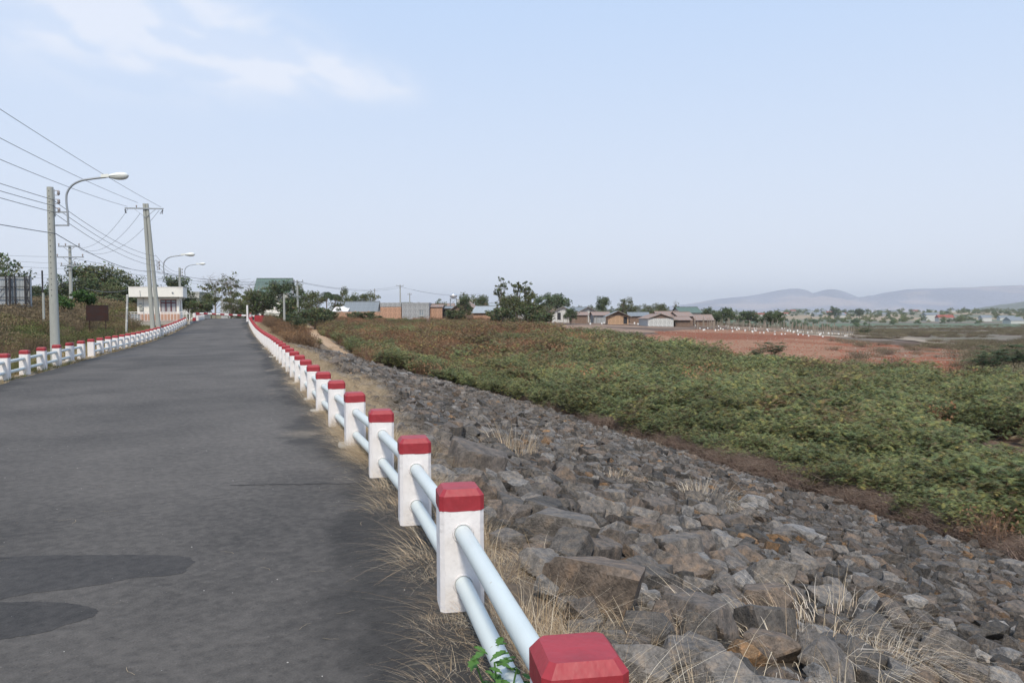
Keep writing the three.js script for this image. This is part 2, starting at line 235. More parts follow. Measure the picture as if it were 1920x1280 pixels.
// ------------------------------------------------------------------ ground sheet
{
  const line = (lo, hi, fine0, fine1, s) => { const a = []; for (let v = fine0; v <= fine1 + 1e-6; v += s) a.push(v); let st = s; for (let v = fine1 + s; v < hi;) { a.push(v); st = Math.min(st * 1.045, 500); v += st; } a.push(hi); st = s; for (let v = fine0 - s; v > lo;) { a.unshift(v); st = Math.min(st * 1.045, 500); v -= st; } a.unshift(lo); return a; };
  const xs = line(-9000, 9000, -42, 42, 0.6), Zs = line(-600, 9500, -8, 75, 0.75), nx = xs.length, nz = Zs.length;
  const pos = new Float32Array(nx * nz * 3), uv = new Float32Array(nx * nz * 2), col = new Float32Array(nx * nz * 3), idx = [];
  const C = { bank: [0.085, 0.072, 0.062], scrub: [0.12, 0.078, 0.055], red: [0.225, 0.078, 0.033], verge: [0.36, 0.27, 0.165], weeds: [0.15, 0.135, 0.07], village: [0.30, 0.20, 0.14], valley: [0.165, 0.135, 0.11], sand: [0.42, 0.33, 0.25], field: [0.11, 0.155, 0.09], far: [0.16, 0.17, 0.12] };  // bank colour is darkened to paint in shade between the stones
  const mix = (a, b, t) => [0, 1, 2].map(k => lerp(a[k], b[k], t));
  function color(x, Z) {
    const d = (x - rightX(Z)) * 0.95, dl = (leftX(Z) - x) * 0.95, n = fbm(x * 0.09, Z * 0.09, 4), n2 = fbm(x * 0.6 + 5, Z * 0.6, 4), n3 = fbm(x * 0.012 + 20, Z * 0.03, 4), u = x / Math.max(Z, 1); let c;
    if (dl > -0.6) c = mix(C.verge, C.weeds, sstep(1.2, 5, dl + 3 * (n - 0.5)));
    else if (d < 1.6) c = mix(mix([0.15, 0.115, 0.085], [0.25, 0.19, 0.125], sstep(9, 22, Z)), C.bank, sstep(0.5, 1.4, d + 0.6 * (n2 - 0.5)));
    else if (Z < 120 && d < bankEdge(Z)) c = mix(C.bank, mix([0.24, 0.185, 0.12], C.scrub, sstep(0.35, 0.6, n)), sstep(26, 42, Z));
    else if (inRed(x, Z) && u > 0.405 + 0.06 * (n - 0.5)) c = mix([0.27, 0.09, 0.036], [0.23, 0.155, 0.10], sstep(0.45, 0.62, n2 * 0.5 + n * 0.5));
    else if (inRed(x, Z)) c = mix(C.red, [0.31, 0.165, 0.095], sstep(0.40, 0.6, n));
    else if (Z < 130) c = mix(C.scrub, [0.19, 0.115, 0.08], sstep(0.5, 0.7, n));
    else if (Z < 260 && u < 0.34) c = mix(C.village, C.scrub, sstep(0.45, 0.62, n));
    else { c = mix(C.valley, [0.17, 0.155, 0.115], sstep(0.45, 0.6, n)); c = mix(c, C.sand, sstep(0.60, 0.66, n3) * sstep(110, 160, Z) * (1 - sstep(400, 600, Z))); if (Z > 380) c = mix(c, C.field, sstep(0.5, 0.56, fbm(x * 0.006, Z * 0.012 + 4, 3))); if (Z > 600) c = mix(c, fbm(x * 0.01, Z * 0.008, 3) > 0.56 ? [0.34, 0.26, 0.17] : C.far, sstep(600, 900, Z)); }
    const k = 0.86 + 0.28 * n2; return c.map(v => v * k);
  }
  for (let j = 0; j < nz; j++) for (let i = 0; i < nx; i++) {
    const x = xs[i], Z = Zs[j], o = j * nx + i, c = color(x, Z); pos.set([x, ground(x, Z), -Z], o * 3); uv.set([x, Z], o * 2); col.set(c, o * 3);
    if (i + 1 < nx && j + 1 < nz) idx.push(o, o + 1, o + nx + 1, o, o + nx + 1, o + nx);
  }
  const g = new THREE.BufferGeometry(); g.setAttribute('position', new THREE.BufferAttribute(pos, 3)); g.setAttribute('uv', new THREE.BufferAttribute(uv, 2)); g.setAttribute('color', new THREE.BufferAttribute(col, 3)); g.setIndex(idx); g.computeVertexNormals();
  single('ground', g, R([1.25, 1.25, 1.25], { map: earthMap, bumpMap: earthBump, bumpScale: 0.05, vertexColors: true, roughness: 1 }), 'brown earth of the verge, the bank, the scrub flat and the valley', 'ground', null, 'structure');
}

// ------------------------------------------------------------------ road: worn asphalt with darker unworn margins
{
  const Zs = []; for (let z = -8; z < 30; z += 0.16) Zs.push(z); for (let z = 30; z < 104; z += 0.5) Zs.push(z);
  const n = 60, pos = [], uv = [], col = [], idx = [];
  Zs.forEach((Z, j) => {
    const a = leftX(Z) + 0.38 + 0.22 * (fbm(Z * 0.9, 3, 3) - 0.5) - (Z > 76 && Z < 84 ? 1.5 * sstep(76, 78, Z) : 0), b = rightX(Z) + 0.10 + 0.16 * (fbm(Z * 1.3, 9, 3) - 0.5);
    for (let i = 0; i <= n; i++) {
      const t = i / n, x = lerp(a, b, t), y = roadY(Z) - 0.02; pos.push(x, y, -Z); uv.push(x, Z);
      const dr = b - x, dl = x - a, w = 0.9 * (fbm(x * 0.9, Z * 0.28 + 7, 4) - 0.5) + 0.5 * (fbm(x * 5, Z * 3, 3) - 0.5);
      const edge = Math.max(1 - sstep(0.60, 0.82, dr + w), (1 - sstep(0.35, 0.7, dl + w)) * 0.9);   // margin that traffic has not polished
      const sand = 0.5 * sstep(0.62, 0.70, fbm(x * 2.2 + 3, Z * 0.7 + 30, 4)) * (1 - sstep(0.7, 1.1, dr)) * sstep(6, 12, Z);
      const big = 0.93 + 0.20 * (fbm(x * 0.35, Z * 0.08, 4) - 0.5) + 0.22 * (fbm(x * 1.1 + 40, Z * 0.5, 3) - 0.5) + 0.20 * (fbm((x - rightX(Z)) * 1.6 + 20, Z * 0.035, 3) - 0.5);
      let c = [0.186 * big, 0.166 * big, 0.147 * big]; c = [lerp(c[0], 0.088, edge), lerp(c[1], 0.079, edge), lerp(c[2], 0.070, edge)]; c = [lerp(c[0], 0.42, sand), lerp(c[1], 0.35, sand), lerp(c[2], 0.27, sand)]; col.push(...c);
      if (i < n && j + 1 < Zs.length) { const o = j * (n + 1) + i; idx.push(o, o + 1, o + n + 2, o, o + n + 2, o + n + 1); }
    }
  });
  const g = new THREE.BufferGeometry(); g.setAttribute('position', new THREE.Float32BufferAttribute(pos, 3)); g.setAttribute('uv', new THREE.Float32BufferAttribute(uv, 2)); g.setAttribute('color', new THREE.Float32BufferAttribute(col, 3)); g.setIndex(idx); g.computeVertexNormals();
  single('road', g, R([1, 1, 1], { map: asphaltMap, bumpMap: asphaltBump, bumpScale: 0.006, vertexColors: true, roughness: 0.93 }), 'worn grey asphalt road along the dam crest', 'road', null, 'structure');
  // two thin darker tongue-shaped sheets on the asphalt, running in from the left
  const darkPatchMat = R([0.104, 0.094, 0.086], { map: asphaltMap, bumpMap: asphaltBump, bumpScale: 0.005, roughness: 0.9 });
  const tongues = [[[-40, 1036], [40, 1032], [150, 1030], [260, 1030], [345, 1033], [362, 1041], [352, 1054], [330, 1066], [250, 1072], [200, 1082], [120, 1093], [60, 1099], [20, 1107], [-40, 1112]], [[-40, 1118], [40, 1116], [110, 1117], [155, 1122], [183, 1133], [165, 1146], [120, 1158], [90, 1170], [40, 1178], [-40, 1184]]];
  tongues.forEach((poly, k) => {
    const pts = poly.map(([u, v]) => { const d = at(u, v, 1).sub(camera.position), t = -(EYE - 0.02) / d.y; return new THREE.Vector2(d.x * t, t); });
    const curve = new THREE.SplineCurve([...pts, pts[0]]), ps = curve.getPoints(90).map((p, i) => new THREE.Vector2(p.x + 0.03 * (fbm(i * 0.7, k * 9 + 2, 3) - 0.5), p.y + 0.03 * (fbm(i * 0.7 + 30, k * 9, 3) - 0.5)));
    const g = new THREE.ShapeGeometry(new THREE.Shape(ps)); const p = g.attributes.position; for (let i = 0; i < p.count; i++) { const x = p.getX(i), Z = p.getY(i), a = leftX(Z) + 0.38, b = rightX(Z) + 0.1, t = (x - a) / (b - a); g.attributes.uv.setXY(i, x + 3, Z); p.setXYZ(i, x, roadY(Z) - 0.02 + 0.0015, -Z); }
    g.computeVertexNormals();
    single('dark_patch', g, darkPatchMat, k ? 'smaller dark tongue on the asphalt, nearer the camera' : 'long dark tongue on the asphalt at the left edge', 'road patch', null, 'structure');
  });
  // two thin seams across the asphalt
  for (const [a, b, label] of [[[430, 905], [735, 900], 'thin dark seam across the asphalt towards the third guard post'], [[395, 676], [525, 673], 'far thin dark seam across the asphalt']]) { const P = [], I = []; const g0 = ([u, v]) => { const d = at(u, v, 1).sub(camera.position), t = -(EYE + 0.02 - roadY(20)) / d.y; return [d.x * t, t]; }, A = g0(a), C = g0(b); for (let i = 0; i <= 60; i++) { const t = i / 60, x = lerp(A[0], C[0], t), Z = lerp(A[1], C[1], t) + 0.10 * (fbm(i * 0.25, A[1], 4) - 0.5), w = 0.004 + 0.012 * fbm(i * 0.5, 3, 2); for (const s of [-1, 1]) P.push(x, roadY(Z) - 0.0165, -Z - s * w); if (i < 60) I.push(i * 2, i * 2 + 2, i * 2 + 3, i * 2, i * 2 + 3, i * 2 + 1); } const g = new THREE.BufferGeometry(); g.setAttribute('position', new THREE.Float32BufferAttribute(P, 3)); g.setIndex(I); g.computeVertexNormals(); single('road_seam', g, R([0.035, 0.032, 0.03], { roughness: 0.95 }), label, 'road seam', null, 'structure'); }
  // dirt track up the bank beyond the rocks
  const trk = TRK; const P2 = [], U2 = [], I2 = []; const cv = new THREE.CatmullRomCurve3(trk.map(([x, Z]) => new THREE.Vector3(x, 0, -Z)));
  for (let j = 0; j <= 60; j++) { const p = cv.getPointAt(j / 60), t = cv.getTangentAt(j / 60), w = lerp(0.9, 3.2, j / 60); for (let i = 0; i <= 8; i++) { const s = (i / 8 - 0.5) * w * (1 + 0.4 * (fbm(j * 0.3, i * 0.4, 2) - 0.5)), x = p.x - t.z * s, z = p.z + t.x * s; P2.push(x, G(x, z) + 0.05 - 0.03 * Math.pow(i / 4 - 1, 2), z); U2.push(x, z); if (i < 8 && j < 60) { const o = j * 9 + i; I2.push(o, o + 1, o + 10, o, o + 10, o + 9); } } }
  const g2 = new THREE.BufferGeometry(); g2.setAttribute('position', new THREE.Float32BufferAttribute(P2, 3)); g2.setAttribute('uv', new THREE.Float32BufferAttribute(U2, 2)); g2.setIndex(I2); g2.computeVertexNormals();
  // sandy path on the valley floor
  { const V = [[1560, 627], [1640, 632], [1720, 639], [1800, 648], [1870, 655], [1960, 664]].map(([u, v]) => onGround(u, v)), c3 = new THREE.CatmullRomCurve3(V.map(([x, Z]) => new THREE.Vector3(x, 0, -Z))), P = [], U = [], I = []; for (let j = 0; j <= 80; j++) { const p = c3.getPointAt(j / 80), t = c3.getTangentAt(j / 80); for (let i = 0; i <= 6; i++) { const s = (i / 6 - 0.5) * (3 + 5 * fbm(j * 0.12, 3, 3)), x = p.x - t.z * s, z = p.z + t.x * s; P.push(x, G(x, z) + 0.12, z); U.push(x, z); if (i < 6 && j < 80) { const o = j * 7 + i; I.push(o, o + 1, o + 8, o, o + 8, o + 7); } } } const g3 = new THREE.BufferGeometry(); g3.setAttribute('position', new THREE.Float32BufferAttribute(P, 3)); g3.setAttribute('uv', new THREE.Float32BufferAttribute(U, 2)); g3.setIndex(I); g3.computeVertexNormals(); single('path', g3, R([0.42, 0.34, 0.26], { map: earthMap, bumpMap: earthBump, bumpScale: 0.05, roughness: 1 }), 'pale sandy path across the valley floor beyond the red field', 'path', null, 'structure'); }
  single('path', g2, R([0.62, 0.42, 0.26], { map: earthMap, bumpMap: earthBump, bumpScale: 0.05, roughness: 1 }), 'pale ochre dirt track climbing beside the bank', 'path', null, 'structure');
}

// ------------------------------------------------------------------ mountains and hills
{
  function range(name, label, prof, Z0, depth, c, seed, scars) {
    const col = [];
    const nx = 150, nz = 40, x0 = prof[0][0], x1 = prof[prof.length - 1][0], pos = [], uv = [], idx = [];
    for (let j = 0; j <= nz; j++) for (let i = 0; i <= nx; i++) {
      const t = j / nz, u = lerp(x0, x1, i / nx), Z = Z0 - depth * 0.5 + depth * t, X = (u - 960) / FPX * Z0, v = table(prof, u), hz = 590 - (u - 960) * 0.00698, top = Math.max(0, (hz - v) / FPX * Z0);
      const rid = Math.abs(fbm(X * 3 / depth + seed, Z * 5 / depth, 4) - 0.5) * 2, bell = Math.sin(Math.PI * clamp(t * 1.0)) ; const y = -20 + (top + 20) * Math.pow(bell, 0.9) * (1 - (0.95 * rid) * (1 - Math.pow(bell, 8))) + 14 * (fbm(X * 0.006 + seed, Z * 0.004, 4) - 0.5) * bell;
      pos.push(X, y, -Z); uv.push(X / 40, Z / 40); if (scars) { const q = sstep(0.52, 0.66, fbm(X * 0.0022 + 9, y * 0.011 + Z * 0.001, 4)), w = 0.85 + 0.3 * fbm(X * 0.006, y * 0.02, 3); col.push(lerp(0.35, 0.54, q) * w, lerp(0.36, 0.48, q) * w, lerp(0.42, 0.48, q) * w); } if (i < nx && j < nz) { const o = j * (nx + 1) + i; idx.push(o, o + 1, o + nx + 2, o, o + nx + 2, o + nx + 1); }  // pale bluish base paints part of the haze into the slopes
    }
    const g = new THREE.BufferGeometry(); g.setAttribute('position', new THREE.Float32BufferAttribute(pos, 3)); g.setAttribute('uv', new THREE.Float32BufferAttribute(uv, 2)); g.setIndex(idx); if (scars) g.setAttribute('color', new THREE.Float32BufferAttribute(col, 3)); g.computeVertexNormals();
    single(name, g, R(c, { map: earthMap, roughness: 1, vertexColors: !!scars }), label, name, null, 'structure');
  }
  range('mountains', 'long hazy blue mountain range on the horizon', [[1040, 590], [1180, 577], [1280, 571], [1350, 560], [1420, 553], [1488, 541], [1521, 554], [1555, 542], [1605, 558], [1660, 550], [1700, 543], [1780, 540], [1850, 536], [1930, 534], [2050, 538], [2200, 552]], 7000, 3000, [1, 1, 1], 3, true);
  range('hill', 'low dark wooded hill at the right edge before the mountains', [[1820, 585], [1850, 580], [1880, 573], [1910, 567], [1960, 562], [2030, 572], [2100, 585]], 2600, 900, [0.20, 0.215, 0.17], 9);
  range('hill', 'small rounded hill below the twin mountain peaks', [[1455, 588], [1475, 581], [1492, 578], [1510, 580], [1535, 587]], 2400, 500, [0.18, 0.20, 0.16], 14);
}
// ------------------------------------------------------------------ guard posts with pipe rails
{
  const shaft = loft([octRing(0.25, 0.25, 0.024, -0.08), octRing(0.25, 0.25, 0.024, 0.60)]);
  const caps = [0, 1, 2, 3].map(k => { const q = rng(700 + k), n = 6, ring = (y, j) => { const o = octRing(0.254, 0.254, 0.024, y), out = []; for (let i = 0; i < 8; i++) for (let m = 0; m < n; m++) { const a = o[i], b = o[(i + 1) % 8], t = m / n; out.push([lerp(a[0], b[0], t), y + j * (q() - 0.5), lerp(a[2], b[2], t)]); } return out; }; const top = (y, w) => { const o = octRing(w, w, 0.018, y), out = []; for (let i = 0; i < 8; i++) for (let m = 0; m < n; m++) { const a = o[i], b = o[(i + 1) % 8], t = m / n; out.push([lerp(a[0], b[0], t), y, lerp(a[2], b[2], t)]); } return out; }; return loft([ring(0.582, 0.007), ring(0.664, 0.0), top(0.70, 0.20)]); });
  const collar = (() => { const g = new THREE.TorusGeometry(0.054, 0.007, 6, 20); return g.toNonIndexed(); })();
  const pad = (() => { const r = rng(77), ring = y => { const a = []; for (let i = 0; i < 12; i++) { const t = -i / 12 * Math.PI * 2, q = 0.21 + 0.07 * r(); a.push([q * Math.cos(t) - 0.05, y, q * Math.sin(t)]); } return a; }; const b = ring(0); return loft([b.map(p => [p[0], -0.06, p[2]]), b.map(p => [p[0] * 0.94, 0.022, p[2] * 0.94])]); })();
  const r = rng(21);
  const heightAt = Z => roadY(Z) - 0.03;
  function row(spots, label, noRail, turnOf, pads) {
    spots.forEach(([x, Z], i) => {
      const t = group('guard_post', label(i), 'guard post', 'red capped guard posts along the road'); const y = heightAt(Z); t.position.set(x, y, -Z);
      const ry = turnOf(i, Z) + (r() - 0.5) * 0.05; t.rotation.set((r() - 0.5) * 0.015, ry, (r() - 0.5) * 0.015, 'YXZ');
      mesh('shaft', shaft, MAT.white, t); mesh('cap', caps[i % 4], MAT.red, t);
      if (pads.has(i)) { const p = mesh('footing', pad, MAT.padConcrete, t); p.rotation.y = r() * 6; p.position.y = 0.012; }
      if (i + 1 < spots.length && !noRail.has(i)) for (const h of [0.455, 0.165]) {
        const [x2, Z2] = spots[i + 1]; t.updateMatrixWorld(true); const a = new THREE.Vector3(x, y + h, -Z), b = new THREE.Vector3(x2, heightAt(Z2) + h, -Z2), inv = t.matrixWorld.clone().invert(); a.applyMatrix4(inv); b.applyMatrix4(inv);
        const rail = mesh('rail', boxlessBar(a, b, 0.047), MAT.rail, t);
        if (Z < 16) { const c = mesh('collar', collar, MAT.white, rail); c.position.set(a.x, a.y, -0.127); const c2 = mesh('collar', collar, MAT.white, rail); c2.position.copy(b).lerp(a, 0.127 / a.distanceTo(b)); }
      }
    });
  }
  function boxlessBar(a, b, rad) { const g = new THREE.CylinderGeometry(rad, rad, a.distanceTo(b) - 0.04, 24, 1); g.attributes.uv.array.forEach((v, i, A) => { A[i] = i % 2 ? v * 2 : v * 0.32; }); g.applyQuaternion(new THREE.Quaternion().setFromUnitVectors(new THREE.Vector3(0, 1, 0), b.clone().sub(a).normalize())); return g.translate((a.x + b.x) / 2, (a.y + b.y) / 2, (a.z + b.z) / 2); }
  const rightSpots = [[0.33, 0.35], [0.19, 2.34], [-0.31, 4.6], [-0.80, 6.47], [-1.38, 8.37], [-2.03, 10.3], [-2.68, 12.2], [-3.33, 14.1], [-3.97, 16]]; rightSpots[0][0] = rightX(0.35);
  for (let Z = 17.9; Z < 78; Z += 1.9) rightSpots.push([rightX(Z), Z]);
  const head = Z => Math.atan2(rightX(Z - 1) - rightX(Z + 1), 2);
  row(rightSpots, i => i === 0 ? 'red capped white guard post just behind the camera position' : `red capped white guard post, ${ordinal(i)} from the camera along the rocky slope`, new Set(), (i, Z) => head(Z) * (i < 5 ? 0.72 : 0.9), new Set([5, 7, 8, 10, 13, 16, 20]));
  const leftSpots = []; for (let n = -2; n < 30; n++) { const Z = 21.6 + n * 1.905; leftSpots.push([leftX(Z), Z]); }
  row(leftSpots, i => `red capped white guard post, ${ordinal(i + 1)} from the camera along the grassy verge`, new Set([7]), () => 0.30, new Set([6, 9, 14]));
  const beyond = []; for (let n = 0; n < 6; n++) { const Z = 85 + n * 1.9; beyond.push([leftX(Z) + 0.6, Z]); }
  row(beyond, i => `red capped white guard post, ${ordinal(i + 1)} past the gatehouse forecourt`, new Set(), () => 0.30, new Set());
}

// ------------------------------------------------------------------ the barrier across the road's end
{
  const t = group('barrier_gate', 'red and white striped barrier pole lowered across the far end of the road', 'barrier'); const a = at(367, 587, 88), b = at(486, 593, 84);
  const N = 15; for (let i = 0; i < N; i++) { const p = a.clone().lerp(b, i / N), q = a.clone().lerp(b, (i + 1) / N); mesh(i % 2 ? 'white_band' : 'red_band', bar(p.toArray(), q.toArray(), 0.09, 10), i % 2 ? MAT.white : MAT.red, t); }
  const c = b.clone(); mesh('counterweight', B(0.9, 0.7, 0.5, c.x, c.y - 0.25, c.z), MAT.red, t); mesh('counterweight_post', bar([c.x - 0.8, G(c.x, c.z) - 0.5, c.z], [c.x - 0.8, c.y + 0.1, c.z], 0.09), MAT.red, t);
  const p = at(463, 572, 82), gy = G(p.x, p.z); single('marker_post', M([cyl(0.10, 0.09, p.y - gy, p.x, gy, p.z, 10), cyl(0.13, 0.13, 0.1, p.x, gy, p.z, 10)]), MAT.white, 'tall thin white post where the barrier crosses the rocky-side guard posts', 'post');
  const q = at(364, 597, 86); const m = group('bollard', 'short white bollard with a red foot by the barrier', 'bollard'); m.position.set(q.x, G(q.x, q.z), q.z); mesh('shaft', cyl(0.16, 0.15, 0.85), MAT.white, m); mesh('foot', cyl(0.2, 0.18, 0.35), MAT.red, m);
  const q2 = at(469, 597, 83); const m2 = group('bollard', 'short white bollard at the end of the rocky-side guard posts', 'bollard'); m2.position.set(q2.x, G(q2.x, q2.z), q2.z); mesh('shaft', cyl(0.1, 0.1, 0.75), MAT.white, m2); mesh('cap', cyl(0.11, 0.11, 0.1, 0, 0.75), MAT.red, m2);
}

// ------------------------------------------------------------------ gatehouse
{
  const t = group('gatehouse', 'small cream flat-roofed gatehouse with maroon window beside the road', 'gatehouse'); const p = at(297, 612, 77); t.position.set(p.x, G(p.x, p.z) + 0.0, p.z); t.rotation.y = 0.31;
  const py = 0.45;                                  // plinth top
  mesh('plinth', B(5.5, py + 0.5, 4.4, 0.1, (py - 0.5) / 2, -1.4), MAT.padConcrete, t);
  // front wall with a window opening, built round the hole
  const W = 3.7, H2 = 2.35, D = 3.2, wx0 = 0.18, wx1 = 1.62, wy0 = 0.85, wy1 = 2.12; const f = (x0, x1, y0, y1) => B(x1 - x0, y1 - y0, 0.16, (x0 + x1) / 2, py + (y0 + y1) / 2, -0.08);
  const wall = mesh('wall', M([f(-W / 2, wx0, 0, H2), f(wx1, W / 2, 0, H2), f(wx0, wx1, 0, wy0), f(wx0, wx1, wy1, H2), B(0.16, H2, D, -W / 2 + 0.08, py + H2 / 2, -D / 2 - 0.16), B(0.16, H2, 0.9, W / 2 - 0.08, py + H2 / 2, -0.61), B(0.16, H2, 1.3, W / 2 - 0.08, py + H2 / 2, -D + 0.49), B(0.16, H2 - 2.05, 1.0, W / 2 - 0.08, py + 2.05 + (H2 - 2.05) / 2, -1.56), B(W, H2, 0.16, 0, py + H2 / 2, -D - 0.24)]), MAT.cream, t);
  mesh('wainscot', M([B(W + 0.03, 0.78, 0.03, 0, py + 0.39, 0.016), B(0.03, 0.78, 0.9, W / 2 + 0.016, py + 0.39, -0.46)]), MAT.tile, t);
  const tg = []; for (let i = 0; i < 13; i++) { const k = mesh('tile', B(0.235, 0.34, 0.012, -W / 2 + 0.17 + i * 0.281, py + 0.22, 0.037), MAT.tile, t); const k2 = mesh('tile', B(0.235, 0.34, 0.012, -W / 2 + 0.17 + i * 0.281, py + 0.585, 0.037), MAT.tile, t); }
  const win = mesh('window', M([B(0.07, wy1 - wy0, 0.07, wx0 + 0.035, py + (wy0 + wy1) / 2, -0.06), B(0.07, wy1 - wy0, 0.07, wx1 - 0.035, py + (wy0 + wy1) / 2, -0.06), B(wx1 - wx0, 0.07, 0.07, (wx0 + wx1) / 2, py + wy0 + 0.035, -0.062), B(wx1 - wx0, 0.07, 0.07, (wx0 + wx1) / 2, py + wy1 - 0.035, -0.062), B(wx1 - wx0, 0.08, 0.07, (wx0 + wx1) / 2, py + wy1 - 0.33, -0.061), B(0.09, wy1 - wy0, 0.07, lerp(wx0, wx1, 0.34), py + (wy0 + wy1) / 2, -0.059), B(0.09, wy1 - wy0, 0.07, lerp(wx0, wx1, 0.66), py + (wy0 + wy1) / 2, -0.059)]), MAT.maroon, t);
  for (const [a, b] of [[0, 0.34], [0.34, 0.66], [0.66, 1]]) for (const [c, d] of [[wy0, wy1 - 0.33], [wy1 - 0.33, wy1]]) mesh('pane', B((b - a) * (wx1 - wx0), d - c, 0.008, lerp(wx0, wx1, (a + b) / 2), py + (c + d) / 2, -0.075), MAT.glass, win);
  for (const k of [0.06, 0.42, 0.72]) mesh('curtain', B(0.26, 0.85, 0.02, lerp(wx0, wx1, k + 0.1), py + wy0 + 0.47, -0.058), MAT.curtain, win);
  mesh('window_ledge', B(2.1, 0.07, 0.5, 0.92, py + wy1 + 0.09, 0.12), MAT.cream, t);
  const door = mesh('door', B(0.05, 2.02, 0.96, W / 2 - 0.12, py + 1.01, -1.56), MAT.maroon, t); mesh('handle', B(0.05, 0.04, 0.14, W / 2 - 0.07, py + 1.0, -1.2), MAT.steel, door);
  const roof = mesh('roof', M([B(4.75, 0.14, 4.9, -0.1, py + H2 + 0.07, -1.7), B(4.75, 0.78, 0.14, -0.1, py + H2 + 0.53, 0.68), B(4.75, 0.78, 0.14, -0.1, py + H2 + 0.53, -4.08), B(0.14, 0.78, 4.62, -2.405, py + H2 + 0.53, -1.7), B(0.14, 0.78, 4.62, 2.205, py + H2 + 0.53, -1.7)]), MAT.cream, t);
  mesh('coping', M([B(4.83, 0.05, 0.2, -0.1, py + H2 + 0.946, 0.68), B(4.83, 0.05, 0.2, -0.1, py + H2 + 0.946, -4.08), B(0.2, 0.05, 4.56, -2.405, py + H2 + 0.946, -1.7), B(0.2, 0.05, 4.56, 2.205, py + H2 + 0.946, -1.7)]), MAT.white, roof);
  mesh('meter_box', B(0.26, 0.30, 0.14, -1.55, py + 1.62, 0.075), MAT.concrete, t); mesh('meter_box', B(0.3, 0.32, 0.14, -1.5, py + 1.22, 0.075), MAT.concrete, t);
  mesh('conduit', M([bar([-1.3, py + 0.3, 0.04], [-1.3, py + 2.3, 0.04], 0.02), bar([-1.3, py + 2.3, 0.04], [-1.45, py + 2.35, 0.80], 0.02), bar([-1.45, py + 2.35, 0.80], [-1.5, py + 2.95, 0.80], 0.02)]), MAT.steel, t);
  mesh('roof_light', B(0.14, 0.1, 0.1, 1.35, py + H2 + 0.42, 0.80), MAT.steel, t);
  // white steel railing round the plinth
  const rl = mesh('railing', M([beam([-2.6, py + 0.92, 0.72], [2.55, py + 0.92, 0.72], 0.06, 0.06), beam([-2.6, py + 0.74, 0.72], [2.55, py + 0.74, 0.72], 0.04, 0.04), beam([-2.6, py + 0.10, 0.72], [2.55, py + 0.10, 0.72], 0.04, 0.04), beam([2.55, py + 0.92, 0.72], [2.8, py + 0.70, 0.72], 0.06, 0.06), beam([2.8, py + 0.70, 0.72], [2.8, py - 0.4, 0.72], 0.06, 0.06)]), MAT.white, t);
  for (let i = 0; i <= 18; i++) mesh('baluster', B(0.04, 0.78, 0.04, -2.6 + i * 0.286, py + 0.51, 0.72), MAT.white, rl);
  mesh('rail_panel', B(0.95, 0.58, 0.03, -2.02, py + 0.42, 0.66), MAT.paleTin, rl);
}

// ------------------------------------------------------------------ street lamps, poles
const tubeAlong = (pts, r, n = 24, s = 8) => { const g = new THREE.TubeGeometry(new THREE.CatmullRomCurve3(pts.map(p => new THREE.Vector3(...p))), n, r, s, false); return g.toNonIndexed(); };
function lampArm(parent, y, k = 1) {                  // bracket, swan neck and head; reaches out over +x
  const dx = 0.14;
  mesh('bracket', M([beam([dx, y, 0], [0.58, y, 0], 0.05, 0.05), beam([dx, y + 0.46, 0], [0.53, y + 0.46, 0], 0.05, 0.05)]), MAT.steel, parent);
  mesh('arm', tubeAlong([[0.56, y - 0.02, 0], [0.55, y + 0.46, 0], [0.52, y + 0.85, 0], [0.55, y + 1.12, 0], [0.72, y + 1.38, 0], [1.0, y + 1.54, 0], [1.4, y + 1.62, 0], [1.85, y + 1.68, 0]], 0.038, 40), MAT.steel, parent);
  const hd = new THREE.Group(); hd.name = 'lamp_head'; hd.position.set(1.85, y + 1.70, 0); hd.rotation.z = 0.07; parent.add(hd);
  const sh = (z0, z1) => { const n = 18, pts = []; for (let i = 0; i <= n; i++) { const t = i / n; pts.push(t); } return pts; };
  const half = (flat, sgn) => { const g = new THREE.SphereGeometry(1, 22, 10, 0, Math.PI * 2, sgn > 0 ? 0 : Math.PI / 2, Math.PI / 2).toNonIndexed(); const p = g.attributes.position; for (let i = 0; i < p.count; i++) { const x = p.getX(i), w = 0.75 + 0.25 * x; p.setXYZ(i, x * 0.36, p.getY(i) * flat * w, p.getZ(i) * 0.17 * w); } g.computeVertexNormals(); return g.translate(0.38, 0, 0); };
  mesh('housing', half(0.15, 1), MAT.lampShell, hd); mesh('lamp_glass', half(0.19, -1).translate(0.05, -0.002, 0).scale(0.97, 1, 0.95), MAT.lampGlass, hd); mesh('neck', B(0.26, 0.11, 0.13, -0.02, 0.02, 0), MAT.lampShell, hd);
}
function poleGeo(r0, r1, h) { return M([cyl(r0, r1, h + 0.5, 0, -0.5, 0, 16)]); }
function holes(parent, r0, r1, h, y0, y1, step) { for (let y = y0; y < y1; y += step) { const r = lerp(r0, r1, y / h); mesh('bolt_hole', cyl(0.016, 0.016, 0.01, 0, 0, 0, 8).rotateX(Math.PI / 2).translate(0, y, r + 0.001), MAT.darkSteel, parent); } }
function insulatorRack(parent, x, y, n = 3, gap = 0.3) { for (let i = 0; i < n; i++) { mesh('insulator', M([cyl(0.04, 0.04, 0.05, x, y - i * gap), cyl(0.055, 0.03, 0.05, x, y - i * gap + 0.05), cyl(0.03, 0.055, 0.05, x, y - i * gap - 0.05), beam([x - 0.16, y - i * gap + 0.1, 0], [x + 0.02, y - i * gap + 0.1, 0], 0.02, 0.02), beam([x - 0.16, y - i * gap - 0.06, 0], [x + 0.02, y - i * gap - 0.06, 0], 0.02, 0.02)]), MAT.ceramic, parent); } mesh('rack', beam([x - 0.15, y + 0.15, 0], [x - 0.13, y - n * gap + 0.1, 0], 0.04, 0.03), MAT.steel, parent); }
